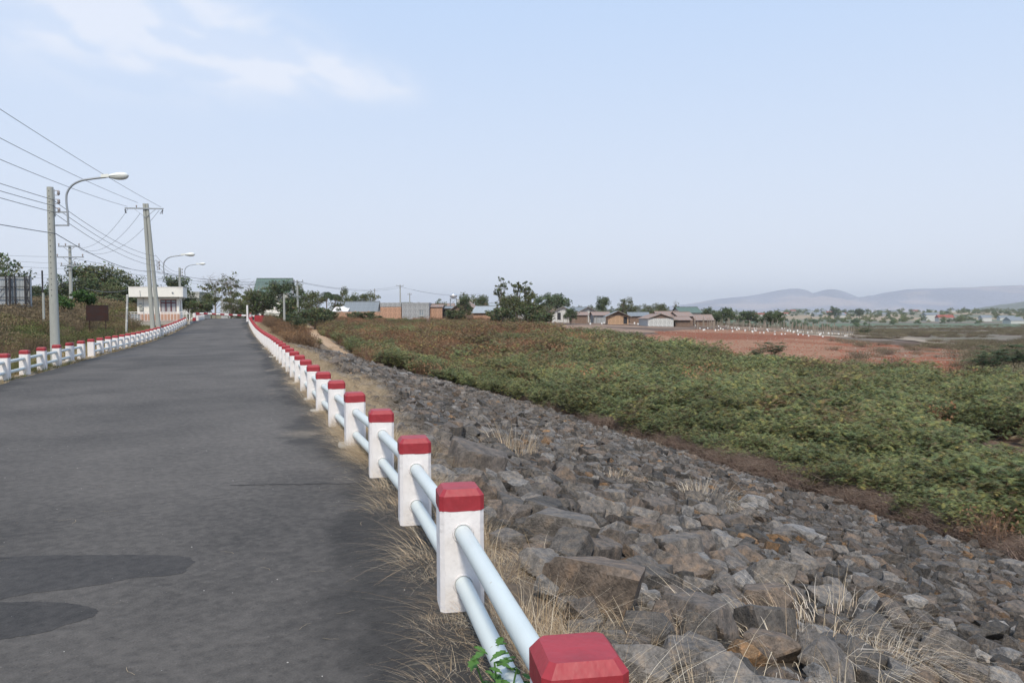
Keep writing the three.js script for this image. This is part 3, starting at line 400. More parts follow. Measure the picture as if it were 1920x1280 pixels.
function lampPole(u, v, Z, h, lean, label) {
  const t = group('street_lamp', label, 'street lamp', 'street lamps along the grassy verge'); const p = at(u, v, Z); t.position.set(p.x, G(p.x, p.z), p.z); t.rotation.set(0, 0.12, lean, 'YXZ');
  mesh('pole', poleGeo(0.165, 0.105, h), MAT.concrete, t); holes(t, 0.165, 0.105, h, 2.4, h - 0.1, 0.19); lampArm(t, h - 1.32); insulatorRack(t, 0.27, h - 0.22); return t;
}
const lampA = lampPole(103, 655, 28, 6.15, 0.006, 'tall concrete lamp pole nearest the camera, standing behind the verge guard posts');
const lampC = lampPole(338, 600, 84, 5.6, 0, 'farthest street lamp, rising from behind the gatehouse');

const twin = group('utility_pole', 'pair of tall concrete poles leaning together with a crossarm and swan-neck lamp', 'utility pole');
{
  const t = twin, p = at(290, 614, 56); t.position.set(p.x, G(p.x, p.z), p.z); t.rotation.y = 0.2; const h = 9.25;
  const pl = (x0, x1, z) => { const g = cyl(0.165, 0.10, h + 0.5, 0, -0.5, 0, 14), q = g.attributes.position; for (let i = 0; i < q.count; i++) { const y = q.getY(i); q.setX(i, q.getX(i) + lerp(x0, x1, (y + 0.5) / (h + 0.5))); q.setZ(i, q.getZ(i) + z); } return g; };
  mesh('pole', pl(-0.10, -0.53, 0), MAT.concrete, t); mesh('pole', pl(0.32, -0.34, 0.02), MAT.concrete, t);
  mesh('crossarm', beam([-1.75, h - 0.35, 0.14], [0.75, h - 0.35, 0.14], 0.09, 0.09), MAT.steel, t);
  mesh('brace', M([beam([-1.15, h - 0.38, 0.15], [-0.45, h - 0.95, 0.15], 0.05, 0.02), beam([0.25, h - 0.38, 0.15], [-0.40, h - 0.95, 0.155], 0.05, 0.02)]), MAT.steel, t);
  for (const x of [-1.72, 0.68]) mesh('insulator', M([0, 1, 2].map(k => cyl(0.06, 0.06, 0.04, x + (x < 0 ? 0.02 : -0.06) * k, h - 0.50 - k * 0.09, 0.14, 10)).concat([bar([x, h - 0.36, 0.14], [x, h - 0.7, 0.14], 0.02)])), MAT.darkSteel, t);
  mesh('insulator', M([cyl(0.03, 0.05, 0.12, -1.0, h - 0.3, 0.14, 8), cyl(0.06, 0.03, 0.06, -1.0, h - 0.18, 0.14, 8)]), MAT.ceramic, t);
  const arm = new THREE.Group(); arm.name = 'lamp_arm'; arm.position.set(0.12, 0, 0); t.add(arm); lampArm(arm, 4.05); insulatorRack(arm, 0.24, 5.2, 3, 0.22);
}
function crossPole(name, label, u, vTop, vGround, Z, r0, r1, arms, turn = 0) {
  const t = group(name, label, 'utility pole', 'utility poles'); const p = at(u, vTop, Z), gy = G(p.x, p.z); t.position.set(p.x, gy, p.z); t.rotation.y = turn; const h = p.y - gy; mesh('pole', poleGeo(r0, r1, h), MAT.concrete, t); const px = Z / FPX;
  for (const [dv, l, r, ins] of arms) { const y = h - dv * px; mesh('crossarm', beam([-l * px, y, r1 + 0.06], [r * px, y, r1 + 0.06], 0.1, 0.1), MAT.steel, t); mesh('brace', M([beam([-l * px * 0.55, y, r1 + 0.07], [0, y - l * px * 0.5, r1 + 0.07], 0.05, 0.03), beam([r * px * 0.55, y, r1 + 0.07], [0, y - l * px * 0.5, r1 + 0.075], 0.05, 0.03)]), MAT.steel, t); for (const k of ins) mesh('insulator', M([cyl(0.035, 0.05, 0.14, k * px, y + 0.05, r1 + 0.06, 8), cyl(0.09, 0.04, 0.10, k * px, y + 0.19, r1 + 0.06, 8)]), MAT.ceramic, t); }
  t.userData.h = undefined; delete t.userData.h; return t;
}
crossPole('utility_pole', 'concrete utility pole with two crossarms and hanging insulators in the weeds', 130, 460, 600, 75, 0.19, 0.12, [[2, 19, 20, [-18, -6, 18]], [22, 22, 26, [-21, 24]], [38, 16, 20, [-14, 10, 19]]], 0.1);
crossPole('utility_pole', 'small distant utility pole with one crossarm before the roadside wood', 173, 497, 570, 125, 0.16, 0.1, [[8, 10, 9, [-9, 0, 8]]], 0.1);
crossPole('utility_pole', 'concrete utility pole with two crossarms where the dirt track ends', 557, 525, 590, 120, 0.2, 0.13, [[3, 12, 12, [-11, -5, 11]], [30, 10, 7, []]], -0.05);
crossPole('utility_pole', 'thin utility pole with one crossarm behind the grey plastered shed', 750, 534, 566, 205, 0.2, 0.14, [[2, 7, 7, [-6, 0, 6]]], 0);
crossPole('utility_pole', 'far utility pole standing above the palm trees', 649, 541, 566, 210, 0.17, 0.12, [[3, 3, 3, []]], 0);
crossPole('utility_pole', 'far utility pole above the flat-topped tree', 702, 541, 566, 230, 0.17, 0.12, [[3, 3, 3, []]], 0);
crossPole('utility_pole', 'far utility pole in front of the small green building', 768, 549, 566, 190, 0.15, 0.1, [[3, 4, 4, [-3, 3]]], 0);
crossPole('utility_pole', 'far utility pole rising behind the brick storey', 906, 551, 570, 240, 0.16, 0.12, [[3, 7, 7, [-6, 6]]], 0);
{ const p = at(532, 552, 100), gy = G(p.x, p.z); single('concrete_pole', poleGeo(0.17, 0.12, p.y - gy).translate(p.x, gy, p.z), MAT.concrete, 'short plain pale pole at the top of the dirt track', 'pole'); }
{ const p = at(79, 507, 50), gy = G(p.x, p.z), h = p.y - gy, t = group('concrete_pole', 'thin pole with a black upper half in the weeds beside the billboard', 'pole'); t.position.set(p.x, gy, p.z); mesh('lower_pole', poleGeo(0.085, 0.07, h * 0.66), MAT.concrete, t); mesh('upper_pole', cyl(0.05, 0.05, h * 0.62, -0.03, h * 0.38), MAT.darkSteel, t); }
{ const p = at(237, 552, 62), q = at(234, 580, 62), gy = G(p.x, p.z), t = group('leaning_post', 'short leaning white post left of the gatehouse', 'post'); t.position.set(p.x, gy, p.z); mesh('post', beam([-0.12, -0.3, 0], [0.05, p.y - gy, 0], 0.12, 0.12), MAT.whitewash, t); }

// ------------------------------------------------------------------ wires
{
  const wire = (label, a, b, sag = 0.3, r = 0.011) => { const A = new THREE.Vector3(...a), C = new THREE.Vector3(...b), P = []; for (let i = 0; i <= 16; i++) { const t = i / 16, p = A.clone().lerp(C, t); p.y -= sag * 4 * t * (1 - t); P.push(p); } single('overhead_wire', new THREE.TubeGeometry(new THREE.CatmullRomCurve3(P), 32, r, 5, false), MAT.wire, label, 'wire', 'overhead wires'); };
  const A = (u, v, Z) => at(u, v, Z).toArray();
  const hv = [[[301, 388, 56], [0, 178, 28], 'upper'], [[258, 380, 56], [0, 232, 28], 'middle'], [[238, 387, 56], [0, 272, 28], 'lower']];
  for (const [p, q, n] of hv) { const a = new THREE.Vector3(...A(...p)), b = new THREE.Vector3(...A(...q)); const c = b.clone().add(b.clone().sub(a).multiplyScalar(1.1)); wire(`${n} wire of the three running from the twin poles to the top left`, a.toArray(), c.toArray(), 0.5, 0.011); }
  const lv = [[375, 338, 478, 'topmost'], [386, 352, 487, 'middle'], [398, 365, 496, 'lowest']];
  for (const [v0, vl, v2, n] of lv) {
    const a = new THREE.Vector3(...A(101, v0, 28)), l = new THREE.Vector3(...A(0, vl, 24.5)); wire(`${n} of three wires leaving the nearest lamp pole towards the left edge`, a.toArray(), l.clone().add(l.clone().sub(a).multiplyScalar(4)).toArray(), 0.15, 0.010);
    wire(`${n} of three sagging wires from the nearest lamp pole to the twin poles`, A(102, v0 + 2, 28), A(291, v2 + 2, 56), 0.35, 0.010);
    wire(`${n} of three wires from the twin poles to the farthest street lamp`, A(291, v2, 56), A(338, v2 * 0.4 + 318, 84), 0.4, 0.010);
  }
  { const a = new THREE.Vector3(...A(104, 438, 28)), l = new THREE.Vector3(...A(0, 417, 24.5)); wire('single cable at mid height of the nearest lamp pole running off left', a.toArray(), l.clone().add(l.clone().sub(a).multiplyScalar(4)).toArray(), 0.1, 0.013); wire('single cable from mid height of the nearest lamp pole to the twin poles', a.toArray(), A(287, 508, 56), 0.4, 0.014); wire('single cable from the twin poles past the gatehouse roof', A(287, 508, 56), A(470, 522, 140), 0.5, 0.016); }
  [[[239, 392, 56], [146, 464, 75]], [[262, 400, 56], [148, 466, 75]], [[298, 394, 56], [150, 468, 75]]].forEach(([p, q], i) => wire(`${ordinal(i + 1)} of the drooping wires between the twin poles and the weed-field pole`, A(...p), A(...q), 0.8 + i * 0.3, 0.011));
  [[476, 479], [484, 492], [493, 502]].forEach(([v0, v1], i) => { wire(`${ordinal(i + 1)} level wire from the left edge to the weed-field pole`, A(-60, v0 - 2, 72), A(130 + i * 6 - 8, v1 + 2, 75), 0.1, 0.011); wire(`${ordinal(i + 1)} wire from the weed-field pole towards the dirt-track pole`, A(130 + i * 6 - 8, v1 + 2, 75), A(553 + i * 4, 527 + i * 0.6, 120), 0.9, 0.014); });
  [[508, 513], [514, 520]].forEach(([v0, v1], i) => wire(`${ordinal(i + 1)} faint wire crossing low behind the billboard`, A(-40, v0, 110), A(173, v1, 125), 0.3, 0.013));
  [[527, 536], [530, 538]].forEach(([v0, v1], i) => wire(`${ordinal(i + 1)} long wire from the dirt-track pole to the pole behind the plastered shed`, A(557 + i * 6, v0, 120), A(746 + i * 8, v1, 205), 1.1, 0.02));
  [[536, 550], [538, 552]].forEach(([v0, v1], i) => wire(`${ordinal(i + 1)} far wire from the plastered-shed pole to the brick-storey pole`, A(746 + i * 8, v0, 205), A(902 + i * 8, v1, 240), 1.2, 0.02));
  [[518, 527], [524, 530]].forEach(([v0, v1], i) => wire(`${ordinal(i + 1)} high wire behind the roadside trees`, A(345, v0, 130), A(553, v1, 120), 0.5, 0.014));
  wire('pale cable from the gatehouse roof to the weeds on the left', A(249, 541, 76), A(158, 540, 76), 0.35, 0.03);
}

// ------------------------------------------------------------------ billboard seen from behind, rusty plate, marker stone
{
  const t = group('billboard', 'back of a grey sheet billboard with dark steel frame on a concrete pillar', 'billboard'); const p = at(56, 590, 58), gy = G(p.x, p.z); t.position.set(p.x, gy, p.z); t.rotation.y = 0.30; const y0 = p.y - gy, H = 2.75, Wd = 5.6;
  for (let i = 0; i < 7; i++) { const pos = [], n = 24; const g = new THREE.PlaneGeometry(0.8, H, n, 1), q = g.attributes.position; for (let k = 0; k < q.count; k++) q.setZ(k, 0.018 * Math.sin(q.getX(k) * 50)); g.computeVertexNormals(); mesh('sheet', g.translate(-Wd + 0.4 + i * 0.8, y0 + H / 2, -0.55 + (i % 2) * 0.012), MAT.paleTin, t); }
  for (const x of [-5.5, -4.2, -2.9, -1.62, -1.05, -0.42]) mesh('frame_upright', B(0.07, H, 0.07, x, y0 + H / 2, -0.44), MAT.darkSteel, t);
  for (const k of [0, 0.24, 0.46, 0.74, 1]) mesh('frame_rail', B(Wd, 0.05, 0.05, -Wd / 2, y0 + H * k, -0.38), MAT.darkSteel, t);
  for (const x of [0, -0.32]) mesh('side_post', B(0.05, H, 0.05, x, y0 + H / 2, x ? -0.42 : 0), MAT.darkSteel, t);
  for (let k = 0; k < 4; k++) mesh('lattice_bar', beam([k % 2 ? 0 : -0.32, y0 + H * k / 4, k % 2 ? 0 : -0.42], [k % 2 ? -0.32 : 0, y0 + H * (k + 1) / 4, k % 2 ? -0.42 : 0], 0.04, 0.04), MAT.darkSteel, t);
  mesh('side_sheet', B(0.02, H, 0.5, 0.0, y0 + H / 2, -0.28).rotateY(0), MAT.paleTin, t);
  for (const [a, b] of [[[-3.2, 0], [-1.1, 1]], [[-1.05, 0.46], [-0.42, 0]]]) mesh('diagonal', beam([a[0], y0 + H * a[1], -0.36], [b[0], y0 + H * b[1], -0.36], 0.035, 0.035), MAT.darkSteel, t);
  const pil = mesh('pillar', cyl(0.22, 0.22, y0 + 0.25, -1.33, -0.2, -0.2, 18), MAT.concrete, t); mesh('collar', cyl(0.25, 0.25, 0.08, -1.33, y0 - 0.02, -0.2, 18), MAT.concrete, pil); mesh('post', bar([-1.33, y0, -0.2], [-1.33, y0 + H, -0.3], 0.08), MAT.darkSteel, t);
  const s = group('rusty_board', 'low dark rust-brown steel board standing in the weeds', 'board'); const q = at(182, 597, 56), gq = G(q.x, q.z); s.position.set(q.x, gq, q.z); s.rotation.y = 0.35; const b0 = at(182, 601, 56).y - gq; mesh('plate', B(1.3, 1.05, 0.04, 0, b0 + 0.5, 0), MAT.rustPlate, s); mesh('frame', M([B(1.4, 0.05, 0.07, 0, b0 + 1.05, 0), B(0.05, 1.05, 0.07, -0.675, b0 + 0.5, 0), B(0.05, 1.05, 0.07, 0.675, b0 + 0.5, 0)]), MAT.rustPlate, s); for (const x of [-0.5, 0.5]) mesh('leg', B(0.06, b0 + 0.2, 0.06, x, (b0 + 0.2) / 2 - 0.1, -0.06), MAT.rustPlate, s);
  const m = at(43, 640, 29), gm = G(m.x, m.z); single('marker_stone', loft([octRing(0.2, 0.14, 0.02, -0.1), octRing(0.2, 0.14, 0.02, 0.36), octRing(0.13, 0.1, 0.02, 0.44)]).translate(m.x, gm, m.z), MAT.whitewash, 'small weathered white marker stone in the grass behind the verge posts', 'marker stone');
}
// ------------------------------------------------------------------ riprap: broken stones on the bank
{
  const r = rng(301);
  // a stone is what is left of a block after random planes have been struck off it
  function planes(seed) {
    const q = rng(seed), P = []; const flat = 0.42 + 0.4 * q(), wide = 0.62 + 0.38 * q();
    for (const [n, d] of [[[1, 0, 0], 1], [[-1, 0, 0], 1], [[0, 1, 0], flat], [[0, -1, 0], flat], [[0, 0, 1], wide], [[0, 0, -1], wide]]) P.push([new THREE.Vector3(...n).add(new THREE.Vector3(q() - 0.5, q() - 0.5, q() - 0.5).multiplyScalar(0.5)).normalize(), d * (0.8 + 0.3 * q())]);
    for (let i = 0; i < 7; i++) { const n = new THREE.Vector3(q() - 0.5, (q() - 0.45) * 0.9, q() - 0.5).normalize(); const far = Math.abs(n.x) + Math.abs(n.y) * flat + Math.abs(n.z) * wide; P.push([n, far * (0.55 + 0.22 * q())]); }
    return P;
  }
  function fineStone(seed) {                        // rounded edges and chipped faces, for the stones close by
    const P = planes(seed), g0 = new THREE.IcosahedronGeometry(1, 9), p = g0.attributes.position, q = new THREE.Vector3(); const o1 = seed * 3.1;
    for (let i = 0; i < p.count; i++) {
      q.fromBufferAttribute(p, i).normalize(); let best = 9, second = 9; for (const [n, d] of P) { const k = n.dot(q); if (k > 1e-3) { const v = d / k; if (v < best) { second = best; best = v; } else if (v < second) second = v; } }
      const e = clamp(1 - (second - best) / 0.05); let rad = best - 0.012 * e * e;
      rad *= 1 + 0.035 * (fbm(q.x * 2.2 + o1 + q.z, q.y * 2.2 + q.z * 1.7 + o1, 4) - 0.5) + 0.02 * (fbm(q.x * 8 + o1, q.y * 8 + q.z * 6, 3) - 0.5);
      p.setXYZ(i, q.x * rad, q.y * rad, q.z * rad);
    }
    const g = toCreasedNormals(g0, 0.45); return boxUV(g, 0.45);
  }
  function roughStone(seed) {                       // plain facets, for the mass beyond
    const P = planes(seed), V = []; const m = new THREE.Matrix3(), c = new THREE.Vector3();
    for (let a = 0; a < P.length; a++) for (let b = a + 1; b < P.length; b++) for (let d = b + 1; d < P.length; d++) { const A = P[a][0], Bn = P[b][0], C = P[d][0]; m.set(A.x, A.y, A.z, Bn.x, Bn.y, Bn.z, C.x, C.y, C.z); if (Math.abs(m.determinant()) < 0.02) continue; c.set(P[a][1], P[b][1], P[d][1]).applyMatrix3(m.clone().invert()); if (P.every(([n, k]) => n.dot(c) < k + 1e-4) && !V.some(v => v.distanceTo(c) < 0.03)) V.push(c.clone()); }
    const g = new ConvexGeometry(V); g.computeVertexNormals(); return boxUV(g, 0.45);
  }
  const NV = 16, fine = [], rough = []; for (let i = 0; i < NV; i++) { fine.push(fineStone(900 + i * 7)); rough.push(roughStone(900 + i * 7)); }
  const tones = [[0.215, 0.19, 0.168], [0.15, 0.133, 0.118], [0.265, 0.238, 0.212], [0.235, 0.182, 0.142], [0.19, 0.16, 0.137], [0.32, 0.305, 0.292], [0.34, 0.205, 0.105], [0.42, 0.39, 0.36], [0.10, 0.09, 0.08], [0.30, 0.28, 0.262]];
  const pick = s => { const q = r() * (s > 0.12 ? 0.88 : 1); return q < 0.07 ? 8 : q < 0.14 ? 9 : q < 0.26 ? 0 : q < 0.42 ? 1 : q < 0.58 ? 2 : q < 0.74 ? 3 : q < 0.88 ? 4 : q < 0.95 ? 5 : q < 0.982 ? 6 : 7; };
  const mats = tones.map(c => R(c, { map: stoneMap, bumpMap: stoneBump, bumpScale: 0.014, roughness: 0.86 }));
  const S = []; const slopeN = (x, Z) => { const e = 0.3; return new THREE.Vector3(ground(x - e, Z) - ground(x + e, Z), 2 * e, ground(x, Z + e) - ground(x, Z - e)).normalize(); };
  const edge = []; for (let k = 0; k < 200; k++) edge.push(bankEdge(-6 + k * 0.5)); const edgeAt = Z => edge[clamp(Math.round((Z + 6) * 2), 0, 199)];
  // big blocks by the crest, then a graded spread of smaller ones
  const add = (x, Z, s, lift, v, tone, turn, tilt = 0.35) => { const y = ground(x, Z); const n = slopeN(x, Z), q = new THREE.Quaternion().setFromUnitVectors(new THREE.Vector3(0, 1, 0), n).multiply(new THREE.Quaternion().setFromEuler(new THREE.Euler((r() - 0.5) * 2 * tilt, turn, (r() - 0.5) * 2 * tilt))); S.push({ x, y: y + lift * s, Z, s, sx: 0.85 + 0.35 * r(), sy: 0.75 + 0.5 * r(), sz: 0.85 + 0.3 * r(), v, tone, q }); };
  for (const [u, v, s, vv, tone, turn] of [[890, 872, 0.44, 2, 4, 0.4], [822, 822, 0.34, 5, 0, 1.6], [872, 795, 0.36, 9, 0, 2.6], [1040, 995, 0.40, 3, 0, 1.5], [1120, 1110, 0.37, 3, 3, 1.0], [1020, 1060, 0.25, 7, 2, 2.2], [1200, 1085, 0.26, 12, 1, 0.7], [1320, 1165, 0.29, 1, 4, 2.0], [1210, 1185, 0.2, 14, 1, 1.2], [1180, 1260, 0.24, 6, 2, 3.0], [1100, 905, 0.22, 8, 1, 0.9], [1060, 880, 0.2, 13, 0, 2.9], [1240, 960, 0.24, 4, 4, 0.5], [960, 950, 0.26, 10, 1, 1.9], [1640, 1195, 0.24, 15, 1, 0.2], [1270, 1240, 0.22, 0, 0, 1.4], [1110, 945, 0.2, 2, 2, 2.2], [1150, 935, 0.2, 11, 2, 2.7], [1780, 1225, 0.26, 5, 0, 0.6], [1900, 1060, 0.3, 8, 2, 1.8], [1160, 1020, 0.22, 9, 4, 0.9], [1560, 1130, 0.2, 4, 2, 0.4], [1500, 1000, 0.26, 10, 5, 0.2], [1410, 950, 0.26, 0, 5, 0.3]]) { const [x, Z] = onGround(u, v, s * 0.2); add(x, Z, s * 0.76, 0.22, vv, tone, turn, 0.22); }
  const cell = new Map(), key = (a, b) => a * 10007 + b;
  const free = (x, Z, s) => { const cs = 0.5, i = Math.floor(x / cs), j = Math.floor(Z / cs); for (let a = -2; a <= 2; a++) for (let b = -2; b <= 2; b++) for (const o of cell.get(key(i + a, j + b)) || []) { if (Math.hypot(o.x - x, o.Z - Z) < (o.s + s) * 0.76) return false; } return true; };
  const put = o => { const k = key(Math.floor(o.x / 0.5), Math.floor(o.Z / 0.5)); (cell.get(k) || cell.set(k, []).get(k)).push(o); }; S.forEach(put);
  // denser where the bank is seen from close by
  const zone = (Z0, Z1, tries, sizes) => { for (let i = 0; i < tries; i++) { const Z = Z0 + (Z1 - Z0) * r(), d0 = 0.38 + 0.3 * fbm(Z * 0.4, 4, 3) + 1.3 * sstep(10, 26, Z) + 1.2 * (fbm(Z * 0.25, 40, 2) - 0.5) * sstep(8, 20, Z), d1 = edgeAt(Z) + 0.3; const d = d0 + (d1 - d0) * r(), x = rightX(Z) + d / 0.95; if (x > Z * 0.72 + 2.5) continue; if (Z > 34 && fbm(x * 0.25 + 9, Z * 0.2, 3) < 0.36 + 0.12 * sstep(40, 60, Z)) continue; const k = r(), top = 1.0 + 0.6 * (1 - sstep(1.0, 3.8, d)) * (1 - sstep(7, 14, Z)), s = lerp(sizes[0], sizes[1], k * k) * top * (0.85 + 0.15 * sstep(14, 6, d)); if (!free(x, Z, s)) continue; add(x, Z, s, 0.05 + 0.75 * r() * r(), Math.floor(r() * NV), pick(s), r() * 6.3, 0.5); put(S[S.length - 1]); } };
  zone(0.5, 14, 1100, [0.095, 0.15]); zone(0.5, 14, 14000, [0.06, 0.095]); zone(0.5, 14, 34000, [0.035, 0.06]);
  zone(14, 30, 2200, [0.10, 0.16]); zone(14, 30, 18000, [0.065, 0.10]); zone(14, 26, 14000, [0.045, 0.065]); zone(30, 66, 9000, [0.12, 0.22]); zone(30, 66, 16000, [0.08, 0.13]);
  const t = group('stone_bank', 'slope of tumbled grey and brown broken stones below the guard posts', 'bank', null, 'structure');
  const fwd = o => { const p = new THREE.Vector3(o.x, o.y, -o.Z).project(camera); return Math.abs(p.x) < 1.04 && Math.abs(p.y) < 1.04 && o.Z > 0.3; };
  const shown = S.filter(fwd).sort((a, b) => b.s / b.Z - a.s / a.Z), near = new Set(shown.slice(0, 300));
  const rest = []; const cc = tones;
  for (const o of S) {
    if (near.has(o)) { const m = mesh('stone', fine[o.v], mats[o.tone], t); m.position.set(o.x, o.y, -o.Z); m.quaternion.copy(o.q); m.scale.set(o.s * o.sx, o.s * o.sy, o.s * o.sz); }
    else { const g = rough[o.v].clone().applyMatrix4(new THREE.Matrix4().compose(new THREE.Vector3(o.x, o.y, -o.Z), o.q, new THREE.Vector3(o.s * o.sx, o.s * o.sy, o.s * o.sz))); const k = 0.68 + 0.66 * r(), c = cc[o.tone]; rest.push(colored(g, c[0] * k, c[1] * k, c[2] * k)); const uv = g.attributes.uv, du = r(), dv = r(); for (let i = 0; i < uv.count; i++) uv.setXY(i, uv.getX(i) + du, uv.getY(i) + dv); }
  }
  console.log('stones', S.length, 'rest', rest.length);
  const m = mesh('stone_mass', mergeGeometries(rest), R([1, 1, 1], { map: stoneMap, bumpMap: stoneBump, bumpScale: 0.03, vertexColors: true, roughness: 0.88 }), t); m.userData.kind = 'stuff';
}

// ------------------------------------------------------------------ plants: blades, fronds, twigs
function Tri() { const P = [], C = []; return { P, C, tri(a, b, c, k) { P.push(...a, ...b, ...c); C.push(...k, ...k, ...k); }, quad(a, b, c, d, k) { this.tri(a, b, c, k); this.tri(a, c, d, k); }, geo() { const g = new THREE.BufferGeometry(); g.setAttribute('position', new THREE.Float32BufferAttribute(P, 3)); g.setAttribute('color', new THREE.Float32BufferAttribute(C, 3)); g.computeVertexNormals(); return g; } }; }
const vadd = (a, b, k = 1) => [a[0] + b[0] * k, a[1] + b[1] * k, a[2] + b[2] * k];
const leafMat = new THREE.MeshPhysicalMaterial({ color: 0xffffff, vertexColors: true, roughness: 0.8, transmission: 0.25, thickness: 0, specularIntensity: 0.3 });
const strawMat = new THREE.MeshPhysicalMaterial({ color: 0xffffff, vertexColors: true, roughness: 0.85, specularIntensity: 0.25 });
function grassTuft(seed, n, len, spread, w, cols, lean = [0, 0], droop = 1) {
  const r = rng(seed), T = Tri();
  for (let i = 0; i < n; i++) {
    const a = r() * 6.283, br = 0.25 * spread * Math.sqrt(r()), L = len * (0.45 + 0.65 * r()), out = (0.15 + 0.85 * r()) * spread, c0 = cols[Math.floor(r() * cols.length)], k = 0.75 + 0.5 * r(), c = c0.map(v => v * k);
    const dx = Math.cos(a) * out + lean[0], dz = Math.sin(a) * out + lean[1], s = [-Math.sin(a + r()) * w, 0, Math.cos(a + r()) * w]; let p = [Math.cos(a) * br, -0.02, Math.sin(a) * br]; const N = 4; let prev = null; const kink = (r() - 0.5) * 0.5, dr = droop * (0.2 + 1.1 * r());
    for (let j = 0; j <= N; j++) { const t = j / N, bend = t * t, q = [p[0] + L * (dx * (0.35 * t + bend * 0.9) + kink * bend * dz), p[1] + L * (t - 0.42 * dr * bend * Math.min(1.6, Math.hypot(dx, dz) + 0.25)), p[2] + L * (dz * (0.35 * t + bend * 0.9) - kink * bend * dx)], ww = 1 - 0.85 * t; const A = vadd(q, s, ww), Bq = vadd(q, s, -ww); if (prev) { T.quad(prev[1], Bq, A, prev[0], c); } prev = [A, Bq]; }
  }
  return T.geo();
}
const STRAW = [[0.54, 0.42, 0.275], [0.62, 0.51, 0.36], [0.42, 0.31, 0.20], [0.66, 0.58, 0.46], [0.50, 0.37, 0.24]], DULL = [[0.30, 0.22, 0.13], [0.36, 0.29, 0.16], [0.22, 0.2, 0.09], [0.42, 0.33, 0.2]], OLIVE = [[0.13, 0.14, 0.05], [0.17, 0.17, 0.07], [0.22, 0.19, 0.09], [0.10, 0.12, 0.045]];
function frond(T, p, dir, L, c, r, pairs = 8) {      // a feathery leaf: paired narrow leaflets along a drooping rib
  const side = new THREE.Vector3(-dir.z, 0, dir.x).normalize(), d = dir.clone(); let q = new THREE.Vector3(...p); const st = L / pairs;
  for (let i = 0; i < pairs; i++) {
    const t = i / pairs, q2 = q.clone().addScaledVector(d, st), w = L * 0.42 * Math.sin(Math.PI * (0.18 + 0.75 * t)), k = 0.8 + 0.4 * r(), cc = c.map(v => v * k);
    for (const s of [-1, 1]) { const tip = q.clone().addScaledVector(side, s * w).addScaledVector(d, w * 0.55); tip.y -= w * 0.18; T.tri(q.toArray(), q2.clone().lerp(q, 0.38).toArray(), tip.toArray(), cc); }
    q = q2; d.y -= 0.2; d.normalize();
  }
}
function shrub(seed, { h = 1.25, rad = 0.75, leaves = 430, stems = 8, L = 0.25, green = [[0.205, 0.25, 0.10], [0.145, 0.20, 0.085], [0.29, 0.305, 0.11], [0.195, 0.225, 0.115], [0.115, 0.16, 0.075]], tip = [[0.35, 0.32, 0.11], [0.27, 0.21, 0.12]], tipShare = 0.1, bare = 0.0 } = {}) {
  const r = rng(seed), T = Tri(), W = Tri(), twig = [0.13, 0.085, 0.06], anchors = [];
  for (let s = 0; s < stems; s++) {
    const a = s / stems * 6.283 + r(), lean = 0.25 + 0.75 * r(), top = [Math.cos(a) * rad * lean, h * (0.65 + 0.4 * r()), Math.sin(a) * rad * lean]; let prev = [Math.cos(a) * 0.06, -0.1, Math.sin(a) * 0.06], w = 0.014;
    for (let j = 1; j <= 5; j++) { const t = j / 5, q = [lerp(prev[0], top[0] * t, 0.9) + (r() - 0.5) * 0.08, top[1] * t, lerp(prev[2], top[2] * t, 0.9) + (r() - 0.5) * 0.08], w2 = 0.014 * (1 - 0.8 * t); W.quad([prev[0] - w, prev[1], prev[2]], [prev[0] + w, prev[1], prev[2]], [q[0] + w2, q[1], q[2]], [q[0] - w2, q[1], q[2]], twig); W.quad([prev[0], prev[1], prev[2] - w], [prev[0], prev[1], prev[2] + w], [q[0], q[1], q[2] + w2], [q[0], q[1], q[2] - w2], twig);
      for (let b = 0; b < 3; b++) { const an = r() * 6.283, l = 0.2 + 0.32 * r(), e = [q[0] + Math.cos(an) * l, q[1] + l * (0.1 + 0.55 * r()), q[2] + Math.sin(an) * l]; W.quad([q[0], q[1] - 0.006, q[2]], [q[0], q[1] + 0.006, q[2]], [e[0], e[1] + 0.003, e[2]], [e[0], e[1] - 0.003, e[2]], twig); if (t > 0.3) anchors.push([q, e]); }
      prev = q; w = w2; }
  }
  for (let i = 0; i < leaves; i++) { const [q, e] = anchors[Math.floor(r() * anchors.length)], t = 0.35 + 0.7 * r(), p = [lerp(q[0], e[0], t), lerp(q[1], e[1], t), lerp(q[2], e[2], t)], an = r() * 6.283, dir = new THREE.Vector3(Math.cos(an), 0.1 + 1.5 * r(), Math.sin(an)).normalize(); const high = p[1] / h; if (r() < bare * (1.2 - high)) continue; const pal = r() < tipShare ? tip : green; frond(T, p, dir, L * (0.7 + 0.6 * r()), pal[Math.floor(r() * pal.length)], r); }
  return { leaf: T.geo(), wood: W.geo() };
}
